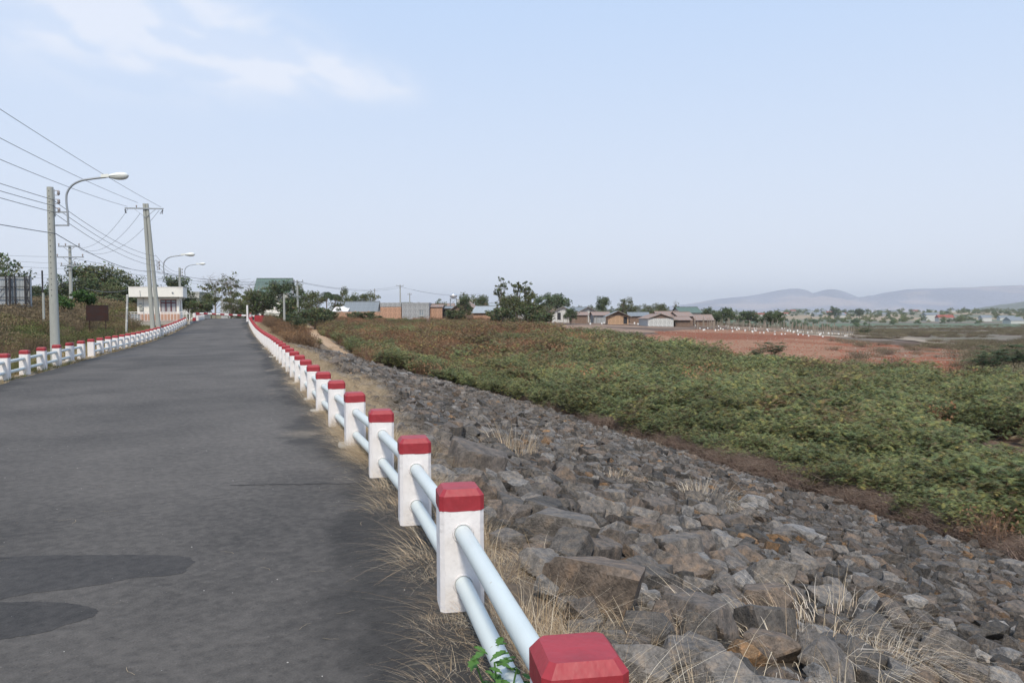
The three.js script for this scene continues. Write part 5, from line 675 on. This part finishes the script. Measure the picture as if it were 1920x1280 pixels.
{
  const L = [
    ['dense', 0, 8, 490, 95, 'dark tree rising behind the top of the billboard', 1.1], ['warm', 0, -30, 500, 110, 'tree beyond the billboard at the left picture edge', 1.2], ['dense', 1, 72, 541, 105, 'low tree between the billboard and the nearest lamp pole', 1.3],
    ['warm', 1, 112, 535, 118, 'low tree just right of the nearest lamp pole', 1.2], ['dense', 2, 150, 507, 118, 'dark tree behind the weed-field pole', 1.0], ['warm', 2, 188, 503, 112, 'tallest broad tree of the wood left of the gatehouse', 1.15], ['dense', 0, 222, 517, 114, 'tree at the right shoulder of the wood left of the gatehouse', 1.15], ['warm', 0, 246, 526, 122, 'tree just left of the gatehouse roof', 1.0], ['dense', 1, 172, 528, 100, 'lower dark tree in the front of the roadside wood', 1.3], ['warm', 1, 208, 538, 98, 'low tree above the rusty board', 1.4],
    ['fresh', 0, 117, 560, 62, 'young bright green tree beside the weed-field pole', 1.0], ['fresh', 0, 155, 552, 70, 'fresh green tree to the left of the rusty board', 1.2],
    ['dense', 2, 326, 526, 98, 'dark tree behind the right half of the gatehouse', 1.0], ['dense', 0, 352, 548, 100, 'dark tree right of the gatehouse roof', 1.1], ['bush', 0, 372, 566, 98, 'bushy tree behind the left end of the barrier', 1.2], ['sparse', 0, 402, 514, 112, 'thin-leaved tree above the road end, left of its twin', 1.25], ['sparse', 1, 432, 516, 116, 'half-bare tree above the road end, right of its twin', 1.2], ['warm', 2, 395, 552, 104, 'round tree behind the barrier below the thin-leaved tree', 1.2], ['warm', 0, 436, 553, 106, 'round tree behind the middle of the barrier', 1.1],
    ['sparse', 0, 478, 528, 124, 'half-bare tree in front of the big green roof', 1.4], ['warm', 1, 466, 556, 112, 'low tree behind the tall white barrier post', 1.1], ['dense', 1, 492, 552, 112, 'dark tree below the left half of the green roof', 1.0], ['dense', 2, 528, 535, 128, 'dark tree before the right gable of the green roof', 1.1], ['warm', 0, 566, 543, 138, 'round tree just right of the dirt-track pole', 0.8], ['bush', 1, 540, 572, 118, 'bushy tree at the foot of the dirt-track pole', 1.0], ['bush', 0, 590, 580, 122, 'spreading bush at the end of the low brick wall', 1.3], ['bush', 1, 614, 584, 134, 'dark bush against the low brick wall', 1.3], ['bush', 0, 668, 586, 150, 'dark bush hiding the middle of the low brick wall', 1.5], ['bush', 1, 697, 588, 150, 'dark bush hiding the right end of the low brick wall', 1.4], ['bush', 0, 858, 582, 150, 'green bush at the left foot of the brown gable', 1.3],
    ['warm', 2, 594, 550, 175, 'tree left of the palm', 1.2], ['palm', 0, 612, 548, 170, 'palm tree left of the grey metal roof'], ['palm', 0, 628, 552, 185, 'smaller palm tree near the grey metal roof'], ['warm', 0, 640, 548, 190, 'tree rising behind the white awning', 1.0], ['dense', 1, 660, 558, 200, 'tree behind the left end of the grey metal roof', 1.0], ['flat', 0, 690, 556, 215, 'flat-topped tree behind the grey metal roof', 1.0],
    ['dense', 0, 823, 565, 215, 'small dark tree behind the brick lean-to'], ['dense', 2, 871, 559, 150, 'dark conical tree in front of the brown gabled roof', 0.7], ['warm', 1, 884, 556, 215, 'tree just right of the water tower'], ['dense', 1, 905, 559, 195, 'dark tree in front of the small brick storey', 0.8],
    ['tall', 0, 941, 512, 142, 'tall slender tree with a wispy top, left of the big clump', 0.9], ['tall', 1, 968, 524, 144, 'middle tree of the big clump above the scrub', 1.1], ['tall', 0, 986, 520, 140, 'right-hand tall tree of the big clump above the scrub', 1.15], ['warm', 2, 955, 556, 138, 'broad lower tree inside the big clump', 1.1], ['warm', 0, 990, 556, 138, 'broad low tree at the right of the big clump', 1.0], ['bush', 0, 940, 580, 132, 'bush at the left foot of the big clump', 1.2], ['bush', 1, 1000, 580, 134, 'bush at the right foot of the big clump', 1.3],
    ['round', 0, 1019, 556, 215, 'dark rounded tree right of the big clump'], ['round', 1, 1047, 555, 225, 'dark rounded tree above the white gabled house'], ['sparse', 1, 1030, 572, 160, 'pale grey-green bushy tree before the white gabled house', 1.4], ['round', 1, 1070, 580, 175, 'small round bush in the yard of the white gabled house', 0.9],
    ['dense', 1, 1131, 561, 240, 'dark leaning tree left of the orange house', 0.9], ['tall', 1, 1168, 557, 240, 'feathery tree behind the orange house', 0.8], ['warm', 0, 1178, 565, 245, 'bushy tree behind the roof of the orange house', 1.2], ['warm', 1, 1215, 574, 290, 'far tree behind the whitewashed shed'], ['warm', 2, 1240, 571, 300, 'far tree above the rusty tin roofs'], ['sparse', 0, 1268, 562, 230, 'bare bent tree above the rusty tin roofs', 0.5],
    ['round', 0, 1327, 580, 235, 'round tree right of the grey-green roof', 1.2], ['round', 1, 1362, 579, 230, 'largest round tree behind the staked plot', 1.0], ['round', 0, 1343, 588, 215, 'low round tree between the two round trees', 1.1], ['round', 1, 1403, 585, 260, 'wide round tree over the staked plot', 1.5], ['round', 0, 1440, 587, 200, 'left one of the two round trees at the plot end', 0.9], ['round', 1, 1456, 586, 198, 'right one of the two round trees at the plot end', 0.9], ['sparse', 1, 1631, 606, 165, 'lone small sapling beside the pale valley path', 0.7],
    ['round', 0, 1566, 577, 900, 'single large far tree on the valley edge'], ['round', 1, 1612, 580, 900, 'second far tree on the valley edge'],
  ];
  for (const [u, vt, Z, label] of [[60, 556, 96, 'bush at the edge of the wood right of the billboard'], [88, 560, 92, 'bush at the edge of the wood behind the black-topped pole'], [118, 556, 97, 'bush at the edge of the wood behind the nearest lamp pole'], [140, 560, 94, 'bush at the edge of the wood below the weed-field pole'], [168, 556, 98, 'bush at the edge of the wood above the rusty board'], [196, 557, 95, 'bush at the edge of the wood right of the rusty board'], [222, 556, 97, 'bush at the edge of the wood left of the leaning white post'], [243, 560, 93, 'bush at the edge of the wood touching the gatehouse wall'], [30, 552, 98, 'bush at the edge of the wood behind the billboard sheets']]) L.push(['bush', u, u, vt, Z, label, 1.25]);
  for (const [k, v, u, vt, Z, label, w] of L) tree(k, v, u, vt, Z, label, w);
  // far wood and hedges at the end of the valley
  const r = rng(520), t = stuff('distant_wood', 'far band of trees and hedges at the foot of the mountains', 'wood'), k = TREES.round[0], k2 = TREES.warm[0], s1 = [], s2 = [], w1 = [];
  for (let i = 0; i < 950; i++) { const u = 1080 + 900 * r(), Z = 420 + 1100 * Math.pow(r(), 0.7); if (u < 1340 && Z < 500) continue; const x = (u - 960) / FPX * Z, c = fbm(x * 0.008 + 3, Z * 0.012, 3); if (c < 0.44) continue; const kk = 1.25 + 0.6 * r(), sc = (0.45 + 0.55 * r()) * (0.8 + Z / 1800); (r() < 0.5 ? s1 : s2).push([x, ground(x, Z) - 0.3, -Z, r() * 6.3, sc, [kk, kk, kk], 0, 0, 0.8]); }
  for (let i = 0; i < 260; i++) { const Z = 1000 + 900 * r(), u = 560 + 700 * r(), x = (u - 960) / FPX * Z; s2.push([x, ground(x, Z), -Z, r() * 6.3, 1.4 + r(), [1, 1, 1]]); }
  scatter(t, 'crowns', k.crown, leafMat, s1); scatter(t, 'crowns', k2.crown, leafMat, s2);
  // dark low bushes dotted on the valley floor
  const t2 = stuff('valley_scrub', 'low dark scrub dotted over the valley floor beyond the red field', 'scrub'), b = brush(530, { h: 1.3, rad: 1.3, n: 120, seeds: 420, cols: [[0.15, 0.11, 0.085], [0.19, 0.14, 0.11]], seedCols: [[0.14, 0.12, 0.075], [0.17, 0.14, 0.095], [0.11, 0.115, 0.06]] }), s3 = [];
  for (let i = 0; i < 9000; i++) { const Z = 46 + 470 * Math.pow(r(), 1.3), u = 1330 + 640 * r(), x = (u - 960) / FPX * Z; if ((inRed(x, Z) && (u < 1560 || r() < 0.9)) || (u < 1600 && Z < 190 && !inRed(x, Z))) continue; const n3 = fbm(x * 0.012 + 20, Z * 0.03, 4); if (n3 > 0.585 || fbm(x * 0.05, Z * 0.05, 3) < 0.38) continue; const kk = 0.8 + 0.6 * r(); s3.push([x, ground(x, Z) - 0.15, -Z, r() * 6.3, 0.5 + 0.6 * r(), [kk, kk, kk], 0, 0, 0.6]); }
  scatter(t2, 'stalks', b, strawMat, s3); console.log('far', s1.length, s2.length, s3.length);
  // clods on the ploughed field
  const t3 = stuff('clods', 'clods of red earth on the ploughed field', 'soil'), cg = new THREE.IcosahedronGeometry(0.5, 0), s4 = []; for (let i = 0; i < 36000; i++) { const u = 1180 + 700 * r(), Z = 42 + 150 * r(), x = (u - 960) / FPX * Z; if (!inRed(x, Z)) continue; const q = r(), c = q < 0.82 ? [0.17 + 0.2 * r(), 0.062, 0.03] : q < 0.95 ? [0.34, 0.16, 0.09] : [0.5, 0.4, 0.32]; s4.push([x, ground(x, Z) - 0.03, -Z, r() * 6, 0.07 + 0.2 * r() * r(), c, r(), r(), 0.6]); }
  scatter(t3, 'clod', cg, R([1, 1, 1], { roughness: 1 }), s4);
}

// ------------------------------------------------------------------ village
{
  function corr(w, l, amp = 0.03, wave = 0.3) { const n = Math.max(8, Math.round(w / wave * 4)), g = new THREE.PlaneGeometry(w, l, n, 1), p = g.attributes.position; for (let i = 0; i < p.count; i++) p.setZ(i, amp * Math.sin(p.getX(i) / wave * 6.283)); g.rotateX(-Math.PI / 2); g.computeVertexNormals(); return boxUV(g); }
  // gabled house: the ridge runs along x (gable 'x') or along z (gable 'z', gable end towards the camera)
  function house(name, label, cat, u, v, Z, w, d, h, rise, { wallM = MAT.whitewash, roofM = MAT.greyTin, gableM, turn = 0, gable = 'z', over = 0.35, wins = [], doors = [], lift = 0, flat = false, band = 0 } = {}) {
    const t = group(name, label, cat); const p = at(u, v, Z); { const gy = G(p.x, p.z); t.position.set(p.x, clamp(p.y, gy, gy + 1.3) + lift, p.z); } t.rotation.y = turn;
    const wt = 0.18, front = []; const cuts = [...wins, ...doors].map(([x, y, a, b]) => [x - a / 2, x + a / 2, y, y + b]).sort((m, n) => m[0] - n[0]); let x0 = -w / 2; const F = (a, b, c, e) => { if (b - a > 0.01 && e - c > 0.01) front.push(B(b - a, e - c, wt, (a + b) / 2, (c + e) / 2, d / 2 - wt / 2)); };
    for (const [a, b, c, e] of cuts) { F(x0, a, -1.6, h); F(a, b, -1.6, c); F(a, b, e, h); x0 = b; } F(x0, w / 2, -1.6, h);
    mesh('wall', M([...front, B(w, h + 1.6, wt, 0, h / 2 - 0.8, -d / 2 + wt / 2), B(wt, h + 1.6, d - 2 * wt, -w / 2 + wt / 2, h / 2 - 0.8, 0), B(wt, h + 1.6, d - 2 * wt, w / 2 - wt / 2, h / 2 - 0.8, 0)]), wallM, t);
    for (const [x, y, a, b] of wins) { const f = mesh('window', M([B(a, 0.08, 0.1, x, y + 0.04, d / 2 - 0.08), B(a, 0.08, 0.1, x, y + b - 0.04, d / 2 - 0.08), B(0.08, b - 0.16, 0.1, x - a / 2 + 0.04, y + b / 2, d / 2 - 0.08), B(0.08, b - 0.16, 0.1, x + a / 2 - 0.04, y + b / 2, d / 2 - 0.08), B(0.07, b - 0.16, 0.09, x, y + b / 2, d / 2 - 0.08), B(a - 0.16, 0.06, 0.085, x, y + b * 0.68, d / 2 - 0.08)]), MAT.whitewash, t); mesh('pane', B(a, b, 0.02, x, y + b / 2, d / 2 - 0.13), MAT.glass, f); mesh('sill', B(a + 0.2, 0.08, 0.16, x, y - 0.04, d / 2 + 0.03), MAT.concrete, f); }
    for (const [x, y, a, b] of doors) mesh('door', B(a, b, 0.06, x, y + b / 2, d / 2 - 0.14), MAT.dark, t);
    if (band) mesh('roof_band', B(w + 0.04, band, d + 0.04, 0, h + band / 2 + 0.32, 0), roofM, t);
    if (flat) { mesh('roof', M([B(w + 0.1, 0.12, d + 0.1, 0, h + 0.06, 0), B(w + 0.1, 0.2, 0.12, 0, h + 0.22, d / 2 - 0.01), B(0.12, 0.2, d - 0.14, -w / 2 + 0.01, h + 0.22, 0), B(0.12, 0.2, d - 0.14, w / 2 - 0.01, h + 0.22, 0)]), roofM, t); return t; }
    const W = gable === 'z' ? w : d, Ln = gable === 'z' ? d : w, half = W / 2, run = Math.hypot(half + over, rise * (half + over) / half), ang = Math.atan2(rise, half), roof = new THREE.Group(); roof.name = 'roof'; roof.position.y = h; if (gable === 'x') roof.rotation.y = Math.PI / 2; t.add(roof);
    for (const s of [-1, 1]) { const g = corr(Ln + 2 * over, run, 0.03, 0.42); g.rotateY(Math.PI / 2); xf(g, { r: [0, 0, -s * ang] }); const cx = s * (half + over) / 2, cy = rise - rise * ((half + over) / 2) / half; mesh('roof_sheet', boxUV(g.translate(cx, cy + 0.06, 0)), roofM, roof); }
    mesh('ridge_cap', B(0.3, 0.06, Ln + 2 * over + 0.04, 0, rise + 0.10, 0), roofM, roof);
    const sh = new THREE.Shape([new THREE.Vector2(-half, 0), new THREE.Vector2(half, 0), new THREE.Vector2(0, rise)]); for (const s of [-1, 1]) mesh('gable', boxUV(new THREE.ExtrudeGeometry(sh, { depth: 0.15, bevelEnabled: false }).translate(0, 0, s > 0 ? Ln / 2 - 0.16 : -Ln / 2 + 0.01)), gableM || wallM, roof);
    mesh('bargeboard', M([1, -1].map(s => beam([0, rise + 0.0, Ln / 2 + over - 0.02], [s * (half + over), -rise * over / half, Ln / 2 + over - 0.02], 0.05, 0.10))), MAT.stakeWood, roof); return t;
  }
  house('large_house', 'large house with a broad green roof above the roadside trees', 'house', 516, 575, 190, 7.4, 9, 5.2, 3.2, { wallM: MAT.cream, roofM: MAT.greenRoof, gable: 'x', over: 0.5, turn: 0.12, wins: [[-1.8, 2.9, 1.2, 1.3], [1.8, 2.9, 1.2, 1.3]] });
  house('cream_house', 'cream house wall glimpsed behind the half-bare trees at the road end', 'house', 450, 575, 170, 6, 6, 2.6, 0.4, { wallM: MAT.greyPlaster, roofM: MAT.concrete, flat: true, wins: [[-2, 1.8, 1, 1.2], [2, 1.8, 1, 1.2]] });
  house('grey_house', 'small grey flat-roofed house behind the barrier right of the gatehouse', 'house', 367, 585, 118, 2.6, 4, 2.6, 0.3, { wallM: MAT.whitewash, roofM: MAT.concrete, flat: true, doors: [[0.4, 0, 0.9, 2]] });
  house('metal_shed', 'long low shed with grey metal roof behind the low brick wall', 'shed', 680, 590, 172, 6.6, 6, 0.9, 2.0, { roofM: MAT.greyTin, wallM: MAT.concrete, gable: 'x', over: 0.4 });
  { const t = group('awning', 'white canvas awning left of the grey metal shed', 'awning'); const p = at(638, 590, 168); t.position.set(p.x, G(p.x, p.z), p.z); const g = new THREE.PlaneGeometry(3.4, 3, 16, 6), q = g.attributes.position; for (let i = 0; i < q.count; i++) q.setZ(i, 0.5 * Math.cos(q.getX(i) * 0.8) + 0.12 * Math.sin(q.getX(i) * 4)); g.rotateX(-1.2).translate(0, 2.0, 0); g.computeVertexNormals(); mesh('canvas', g, MAT.white, t); for (const [x, z] of [[-1.6, 1.2], [1.6, 1.2], [-1.6, -1.2], [1.6, -1.2]]) mesh('pole', bar([x, -0.2, z], [x, 1.9, z], 0.05), MAT.steel, t); mesh('tank', cyl(0.4, 0.4, 1.2, -0.8, 0, 0.3), MAT.whitewash, t); mesh('counter', B(1.4, 0.9, 0.6, 0.7, 0.45, 0.3), MAT.whitewash, t); }
  { const t = group('brick_wall', 'low brick boundary wall in front of the metal shed', 'wall'); const a = at(615, 592, 158), b = at(716, 592, 160), r = rng(610), L = a.distanceTo(b), d = b.clone().sub(a).normalize(), ang = Math.atan2(-d.z, d.x); const gy = G((a.x + b.x) / 2, (a.z + b.z) / 2); t.position.set(a.x, gy, a.z); t.rotation.y = ang; const wy = 2.45 - gy; mesh('wall_body', B(L, wy + 0.6, 0.2, L / 2, (wy - 0.6) / 2, 0), MAT.brick, t); for (let i = 0; i <= 4; i++) mesh('pier', B(0.3, wy + 0.75, 0.3, L * i / 4, (wy - 0.45) / 2, 0), MAT.brick, t); mesh('coping', B(L - 0.3, 0.08, 0.28, L / 2, wy + 0.045, 0), MAT.concrete, t); }
  house('brick_shed', 'orange brick shed with a grey band under its roof', 'shed', 736, 596, 168, 4.3, 5, 2.3, 0.3, { wallM: MAT.brick, roofM: MAT.greyPlaster, flat: true, band: 0.55 });
  house('plastered_shed', 'weathered grey plastered shed with one white window', 'shed', 782, 597, 168, 5.6, 5.4, 2.95, 0.2, { wallM: MAT.greyPlaster, roofM: MAT.greyPlaster, flat: true, wins: [[1.2, 0.55, 1.05, 1.25]] });
  house('brick_lean_to', 'brick lean-to joined to the grey plastered shed', 'shed', 819, 597, 169, 2.6, 4, 2.4, 0.5, { wallM: MAT.brick, roofM: MAT.rustTin, gable: 'x', over: 0.25 });
  house('dark_shed', 'small dark open shed right of the brick lean-to', 'shed', 839, 595, 171, 2.3, 4, 1.9, 0.4, { wallM: MAT.brownWood, roofM: MAT.greyTin, gable: 'x', doors: [[0, 0, 1.6, 1.6]] });
  house('brown_house', 'house with a wide brown gable behind the scrub', 'house', 874, 594, 165, 4.8, 7, 1.6, 1.7, { wallM: MAT.brownWood, gableM: MAT.brownWood, roofM: MAT.rustTin, over: 0.5, turn: -0.1 });
  house('tin_shed', 'low shed with pale tin roof sloping beside the brown gable', 'shed', 912, 594, 158, 3.6, 5, 0.9, 1.2, { wallM: MAT.brick, roofM: MAT.paleTin, gable: 'x', over: 0.4, turn: -0.3 });
  house('white_house', 'white two-storey house behind the water tower', 'house', 873, 575, 230, 4.4, 6, 4.4, 0.3, { wallM: MAT.whitewash, roofM: MAT.concrete, flat: true, wins: [[0.6, 2.8, 0.9, 1.1]] });
  house('brick_house', 'small brick upper storey right of the water tower', 'house', 907, 578, 225, 2.3, 4, 3.6, 0.3, { wallM: MAT.brick, roofM: MAT.concrete, flat: true, wins: [[0.2, 2.1, 0.7, 0.9]] });
  house('green_building', 'small far building with a green wall under the thin pole', 'building', 762, 575, 255, 3.4, 5, 3.9, 0.3, { wallM: MAT.greenRoof, roofM: MAT.greenRoof, flat: true });
  { const t = group('water_tower', 'steel water tank on a stand above the village roofs', 'water tower'); const p = at(850, 549, 200), gy = G(p.x, p.z), top = p.y - gy; t.position.set(p.x, gy, p.z); const g = new THREE.SphereGeometry(0.95, 20, 14); g.scale(1, 0.72, 1); mesh('tank', g.translate(0, top - 0.7, 0), R([0.62, 0.63, 0.64], { metalness: 0.6, roughness: 0.35 }), t); mesh('lid', cyl(0.3, 0.25, 0.1, 0, top - 0.05, 0), MAT.steel, t); mesh('platform', B(1.8, 0.1, 1.8, 0, top - 1.4, 0), MAT.steel, t); for (const [x, z] of [[-0.8, -0.8], [0.8, -0.8], [-0.8, 0.8], [0.8, 0.8]]) mesh('leg', bar([x, -0.2, z], [x * 0.95, top - 1.4, z * 0.95], 0.06), MAT.steel, t); for (const s of [1, -1]) mesh('brace', bar([s * 0.8, top - 3, 0.8], [-s * 0.8, top - 1.5, 0.8], 0.035), MAT.steel, t); }
  house('white_gabled_house', 'white house with a pale gabled front beside round bushes', 'house', 1059, 593, 205, 5.8, 8, 1.35, 1.35, { wallM: MAT.whitewash, roofM: MAT.paleTin, gableM: MAT.whitewash, over: 0.6, turn: -0.15, wins: [[1.2, 0.2, 0.8, 0.8]], doors: [[-1.1, -0.6, 0.9, 1.8]] });
  house('grey_gabled_house', 'grey-roofed house with dark gable, second right of the big clump', 'house', 1100, 592, 232, 6.8, 8, 1.3, 1.7, { wallM: MAT.whitewash, roofM: MAT.greyTin, gableM: MAT.whitewash, over: 0.8, doors: [[0.8, -0.6, 1, 1.7]] });
  house('flat_white_house', 'plain white wall rising behind the white gabled house', 'house', 1052, 585, 245, 3.2, 5, 3.8, 0.2, { wallM: MAT.whitewash, roofM: MAT.white, flat: true });
  house('orange_house', 'orange-walled house with a wide grey gabled roof', 'house', 1157, 607, 195, 4.9, 7, 2.0, 1.1, { wallM: MAT.orangeWall, gableM: MAT.brownWood, roofM: MAT.greyTin, over: 0.75, turn: -0.05, doors: [[1.7, 0, 0.9, 1.7]] });
  house('whitewashed_shed', 'whitewashed shed with a brown gable and uneven roof', 'shed', 1230, 609, 185, 5.9, 8, 1.55, 1.0, { wallM: MAT.whitewash, gableM: MAT.brownWood, roofM: MAT.rustTin, over: 0.35, turn: 0.1 });
  house('plank_lean_to', 'brown plank lean-to on the right of the whitewashed shed', 'shed', 1274, 609, 187, 3.6, 5, 1.2, 0.7, { wallM: MAT.brownWood, roofM: MAT.rustTin, gable: 'x', over: 0.5, turn: 0.1 });
  house('rusty_roofed_house', 'house with a rusty tin roof behind the whitewashed shed', 'house', 1250, 604, 200, 5.2, 6, 1.6, 1.1, { wallM: MAT.brownWood, roofM: MAT.rustTin, gable: 'x', over: 0.5 });
  house('rusty_roofed_shed', 'second rusty tin roof, just right of the other', 'shed', 1277, 604, 198, 3.8, 6, 1.5, 1.0, { wallM: MAT.brownWood, roofM: MAT.rustTin, gable: 'x', over: 0.4, turn: 0.2 });
  house('grey_green_house', 'house with a grey-green roof above the rusty roofs', 'house', 1287, 600, 212, 5.4, 7, 2.0, 1.4, { wallM: MAT.concrete, roofM: MAT.greenRoof, gable: 'x', over: 0.4, turn: 0.15 });
  house('grey_tin_shed', 'low grey tin-roofed shed at the right end of the village', 'shed', 1316, 606, 205, 4.2, 6, 0.9, 1.3, { wallM: MAT.brownWood, roofM: MAT.rustTin, gable: 'x', over: 0.4 });
  house('grey_roofed_house', 'low grey roof between the white gabled house and the big clump', 'house', 1085, 588, 250, 5.5, 7, 1.8, 1.2, { wallM: MAT.whitewash, roofM: MAT.greyTin, gable: 'x', over: 0.5 });
  house('pale_roofed_house', 'house with a pale roof behind the tall trees of the big clump', 'house', 925, 585, 240, 5, 6, 2.6, 1.3, { wallM: MAT.whitewash, roofM: MAT.paleTin, gable: 'x', over: 0.4 });
  house('rust_roofed_house', 'long rusty roof glimpsed above the brick lean-to', 'house', 828, 585, 235, 7, 6, 2.4, 1.1, { wallM: MAT.brownWood, roofM: MAT.rustTin, gable: 'x', over: 0.4 });
  house('weathered_shed', 'low weathered shed tucked left of the orange house', 'shed', 1125, 598, 215, 4.2, 5, 1.1, 0.8, { wallM: MAT.greyPlaster, roofM: MAT.rustTin, gable: 'x', over: 0.5, turn: 0.1 });
  house('long_tin_house', 'long low tin roof between the orange house and the whitewashed shed', 'house', 1196, 600, 235, 5.4, 5, 1.3, 1.0, { wallM: MAT.brownWood, roofM: MAT.greyTin, gable: 'x', over: 0.5 });
  house('brick_cottage', 'small brick cottage roof right of the big clump of trees', 'house', 1026, 592, 215, 3.6, 5, 1.5, 1.0, { wallM: MAT.brick, roofM: MAT.rustTin, gable: 'x', over: 0.4, turn: -0.2 });
  house('sagging_shed', 'low sagging tin shed in front of the grey gabled house', 'shed', 1084, 597, 200, 4.0, 4, 0.9, 0.7, { wallM: MAT.brownWood, roofM: MAT.rustTin, gable: 'x', over: 0.4, turn: 0.15 });
  // far houses across the valley
  const r = rng(630), small = (w, d, h, rs) => M([B(w, h, d, 0, h / 2, 0)]); const roofG = (w, d, h, rs) => { const s = new THREE.Shape([new THREE.Vector2(-d / 2 - 0.3, 0), new THREE.Vector2(d / 2 + 0.3, 0), new THREE.Vector2(0, rs)]); return boxUV(new THREE.ExtrudeGeometry(s, { depth: w + 0.6, bevelEnabled: false }).translate(0, 0, -w / 2 - 0.3).rotateY(Math.PI / 2).translate(0, h, 0)); };
  const farHouse = (u, v, Z, w, d, h, rs, wm, rm, label, g) => { const t = group('distant_house', label, 'house', g); const p = at(u, v, Z); t.position.set(p.x, G(p.x, p.z) - 0.2, p.z); t.rotation.y = (r() - 0.5) * 0.6; mesh('wall', small(w, d, h), wm, t); mesh('roof', roofG(w, d, h, rs), rm, t); };
  farHouse(1772, 585, 720, 13, 9, 3.6, 2.6, MAT.whitewash, MAT.redRoof, 'far house with a long red roof across the valley');
  farHouse(1848, 586, 700, 8, 7, 3.6, 1.8, MAT.whitewash, MAT.greyTin, 'far white house right of the red-roofed one'); farHouse(1888, 585, 760, 14, 7, 3.0, 1.6, MAT.whitewash, MAT.greyTin, 'long far white building near the right picture edge'); farHouse(1901, 593, 560, 10, 8, 2.5, 2.5, MAT.whitewash, MAT.greyTin, 'far grey-roofed shed below the long white building'); farHouse(1745, 588, 740, 12, 10, 6, 2, MAT.whitewash, MAT.greyTin, 'far pale house just left of the red-roofed one');
  for (let i = 0; i < 26; i++) { const u = 1390 + 420 * r(), Z = 900 + 600 * r(); farHouse(u, 586, Z, 6 + 6 * r(), 7, 2.8 + 1.5 * r(), 1.8, r() < 0.35 ? MAT.whitewash : MAT.greyPlaster, r() < 0.7 ? MAT.greyTin : r() < 0.5 ? MAT.redRoof : MAT.greyTin, 'tiny pale house in the far village below the mountains', 'houses of the far village below the mountains'); }

  // the staked plot behind the red field
  const stakeG = [0, 1, 2].map(i => { const q = rng(640 + i), l = 1.5 + 0.5 * i * 0.4; return bar([0, -0.25, 0], [(q() - 0.5) * 0.2, l, (q() - 0.5) * 0.2], 0.055, 5); }); const bagG = loft([octRing(0.3, 0.28, 0.08, -0.05), octRing(0.36, 0.34, 0.1, 0.2), octRing(0.3, 0.3, 0.1, 0.38)]), bagM = R([0.82, 0.82, 0.80], { roughness: 0.7 });
  const plot = () => { const t = r(), u = lerp(1300, 1605, t), vNear = lerp(617, 634, t), vFar = lerp(603, 626, t); const v = lerp(vFar, vNear, r()); return onGround(u, v); };
  for (let i = 0; i < 190; i++) { const [x, Z] = plot(); const m = single('wooden_stake', stakeG[i % 3], MAT.stakeWood, 'thin pale wooden stake in the plot behind the red field', 'stake', 'stakes of the plot behind the red field'); m.position.set(x, G(x, -Z), -Z); m.rotation.y = r() * 6; m.scale.y = 0.8 + 0.5 * r(); }
  for (let i = 0; i < 80; i++) { const t = r(), [x, Z] = onGround(lerp(1300, 1590, t), lerp(lerp(603, 625, t), lerp(619, 635, t), r())); const m = single('planting_bag', bagG, bagM, 'small white planting bag on the soil among the stakes', 'planting bag', 'white bags of the staked plot'); m.position.set(x, G(x, -Z), -Z); m.rotation.y = r() * 6; m.scale.set(0.5 + 0.5 * r(), 0.45 + 0.5 * r(), 0.7); }
  for (let i = 0; i < 16; i++) { const [x, Z] = onGround(1075 + 130 * r(), 604 + 5 * r()); const m = single('planting_bag', bagG, bagM, 'small white bag on the ground before the orange house', 'planting bag', 'white bags before the orange house'); m.position.set(x, G(x, -Z), -Z); }
  for (let i = 0; i < 26; i++) { const [x, Z] = onGround(1050 + 85 * r(), 601 + 7 * r()); const m = single('wooden_stake', stakeG[i % 3], MAT.stakeWood, 'thin pale wooden stake in the garden below the gabled houses', 'stake', 'stakes of the garden below the gabled houses'); m.position.set(x, G(x, -Z), -Z); m.rotation.y = r() * 6; }
  const hedge = group('hedge', 'green garden hedge below the gabled houses', 'hedge'); for (let i = 0; i < 16; i++) { const [x, Z] = onGround(1015 + 8 * i, 603); const m = mesh('hedge_clump', TREES.bush[i % 2].crown, leafMat, hedge); m.position.set(x, G(x, -Z) - 0.2, -Z); m.scale.setScalar(0.8 + 0.3 * r()); m.rotation.y = r() * 6; }
}

// ------------------------------------------------------------------ draw
shade(scene);
const renderer = new THREE.WebGLRenderer({ antialias: true });
renderer.setSize(1024, 682);
renderer.toneMapping = THREE.LinearToneMapping; renderer.toneMappingExposure = EXPOSURE;
renderer.shadowMap.enabled = true; renderer.shadowMap.type = THREE.PCFSoftShadowMap;
renderer.render(scene, camera);
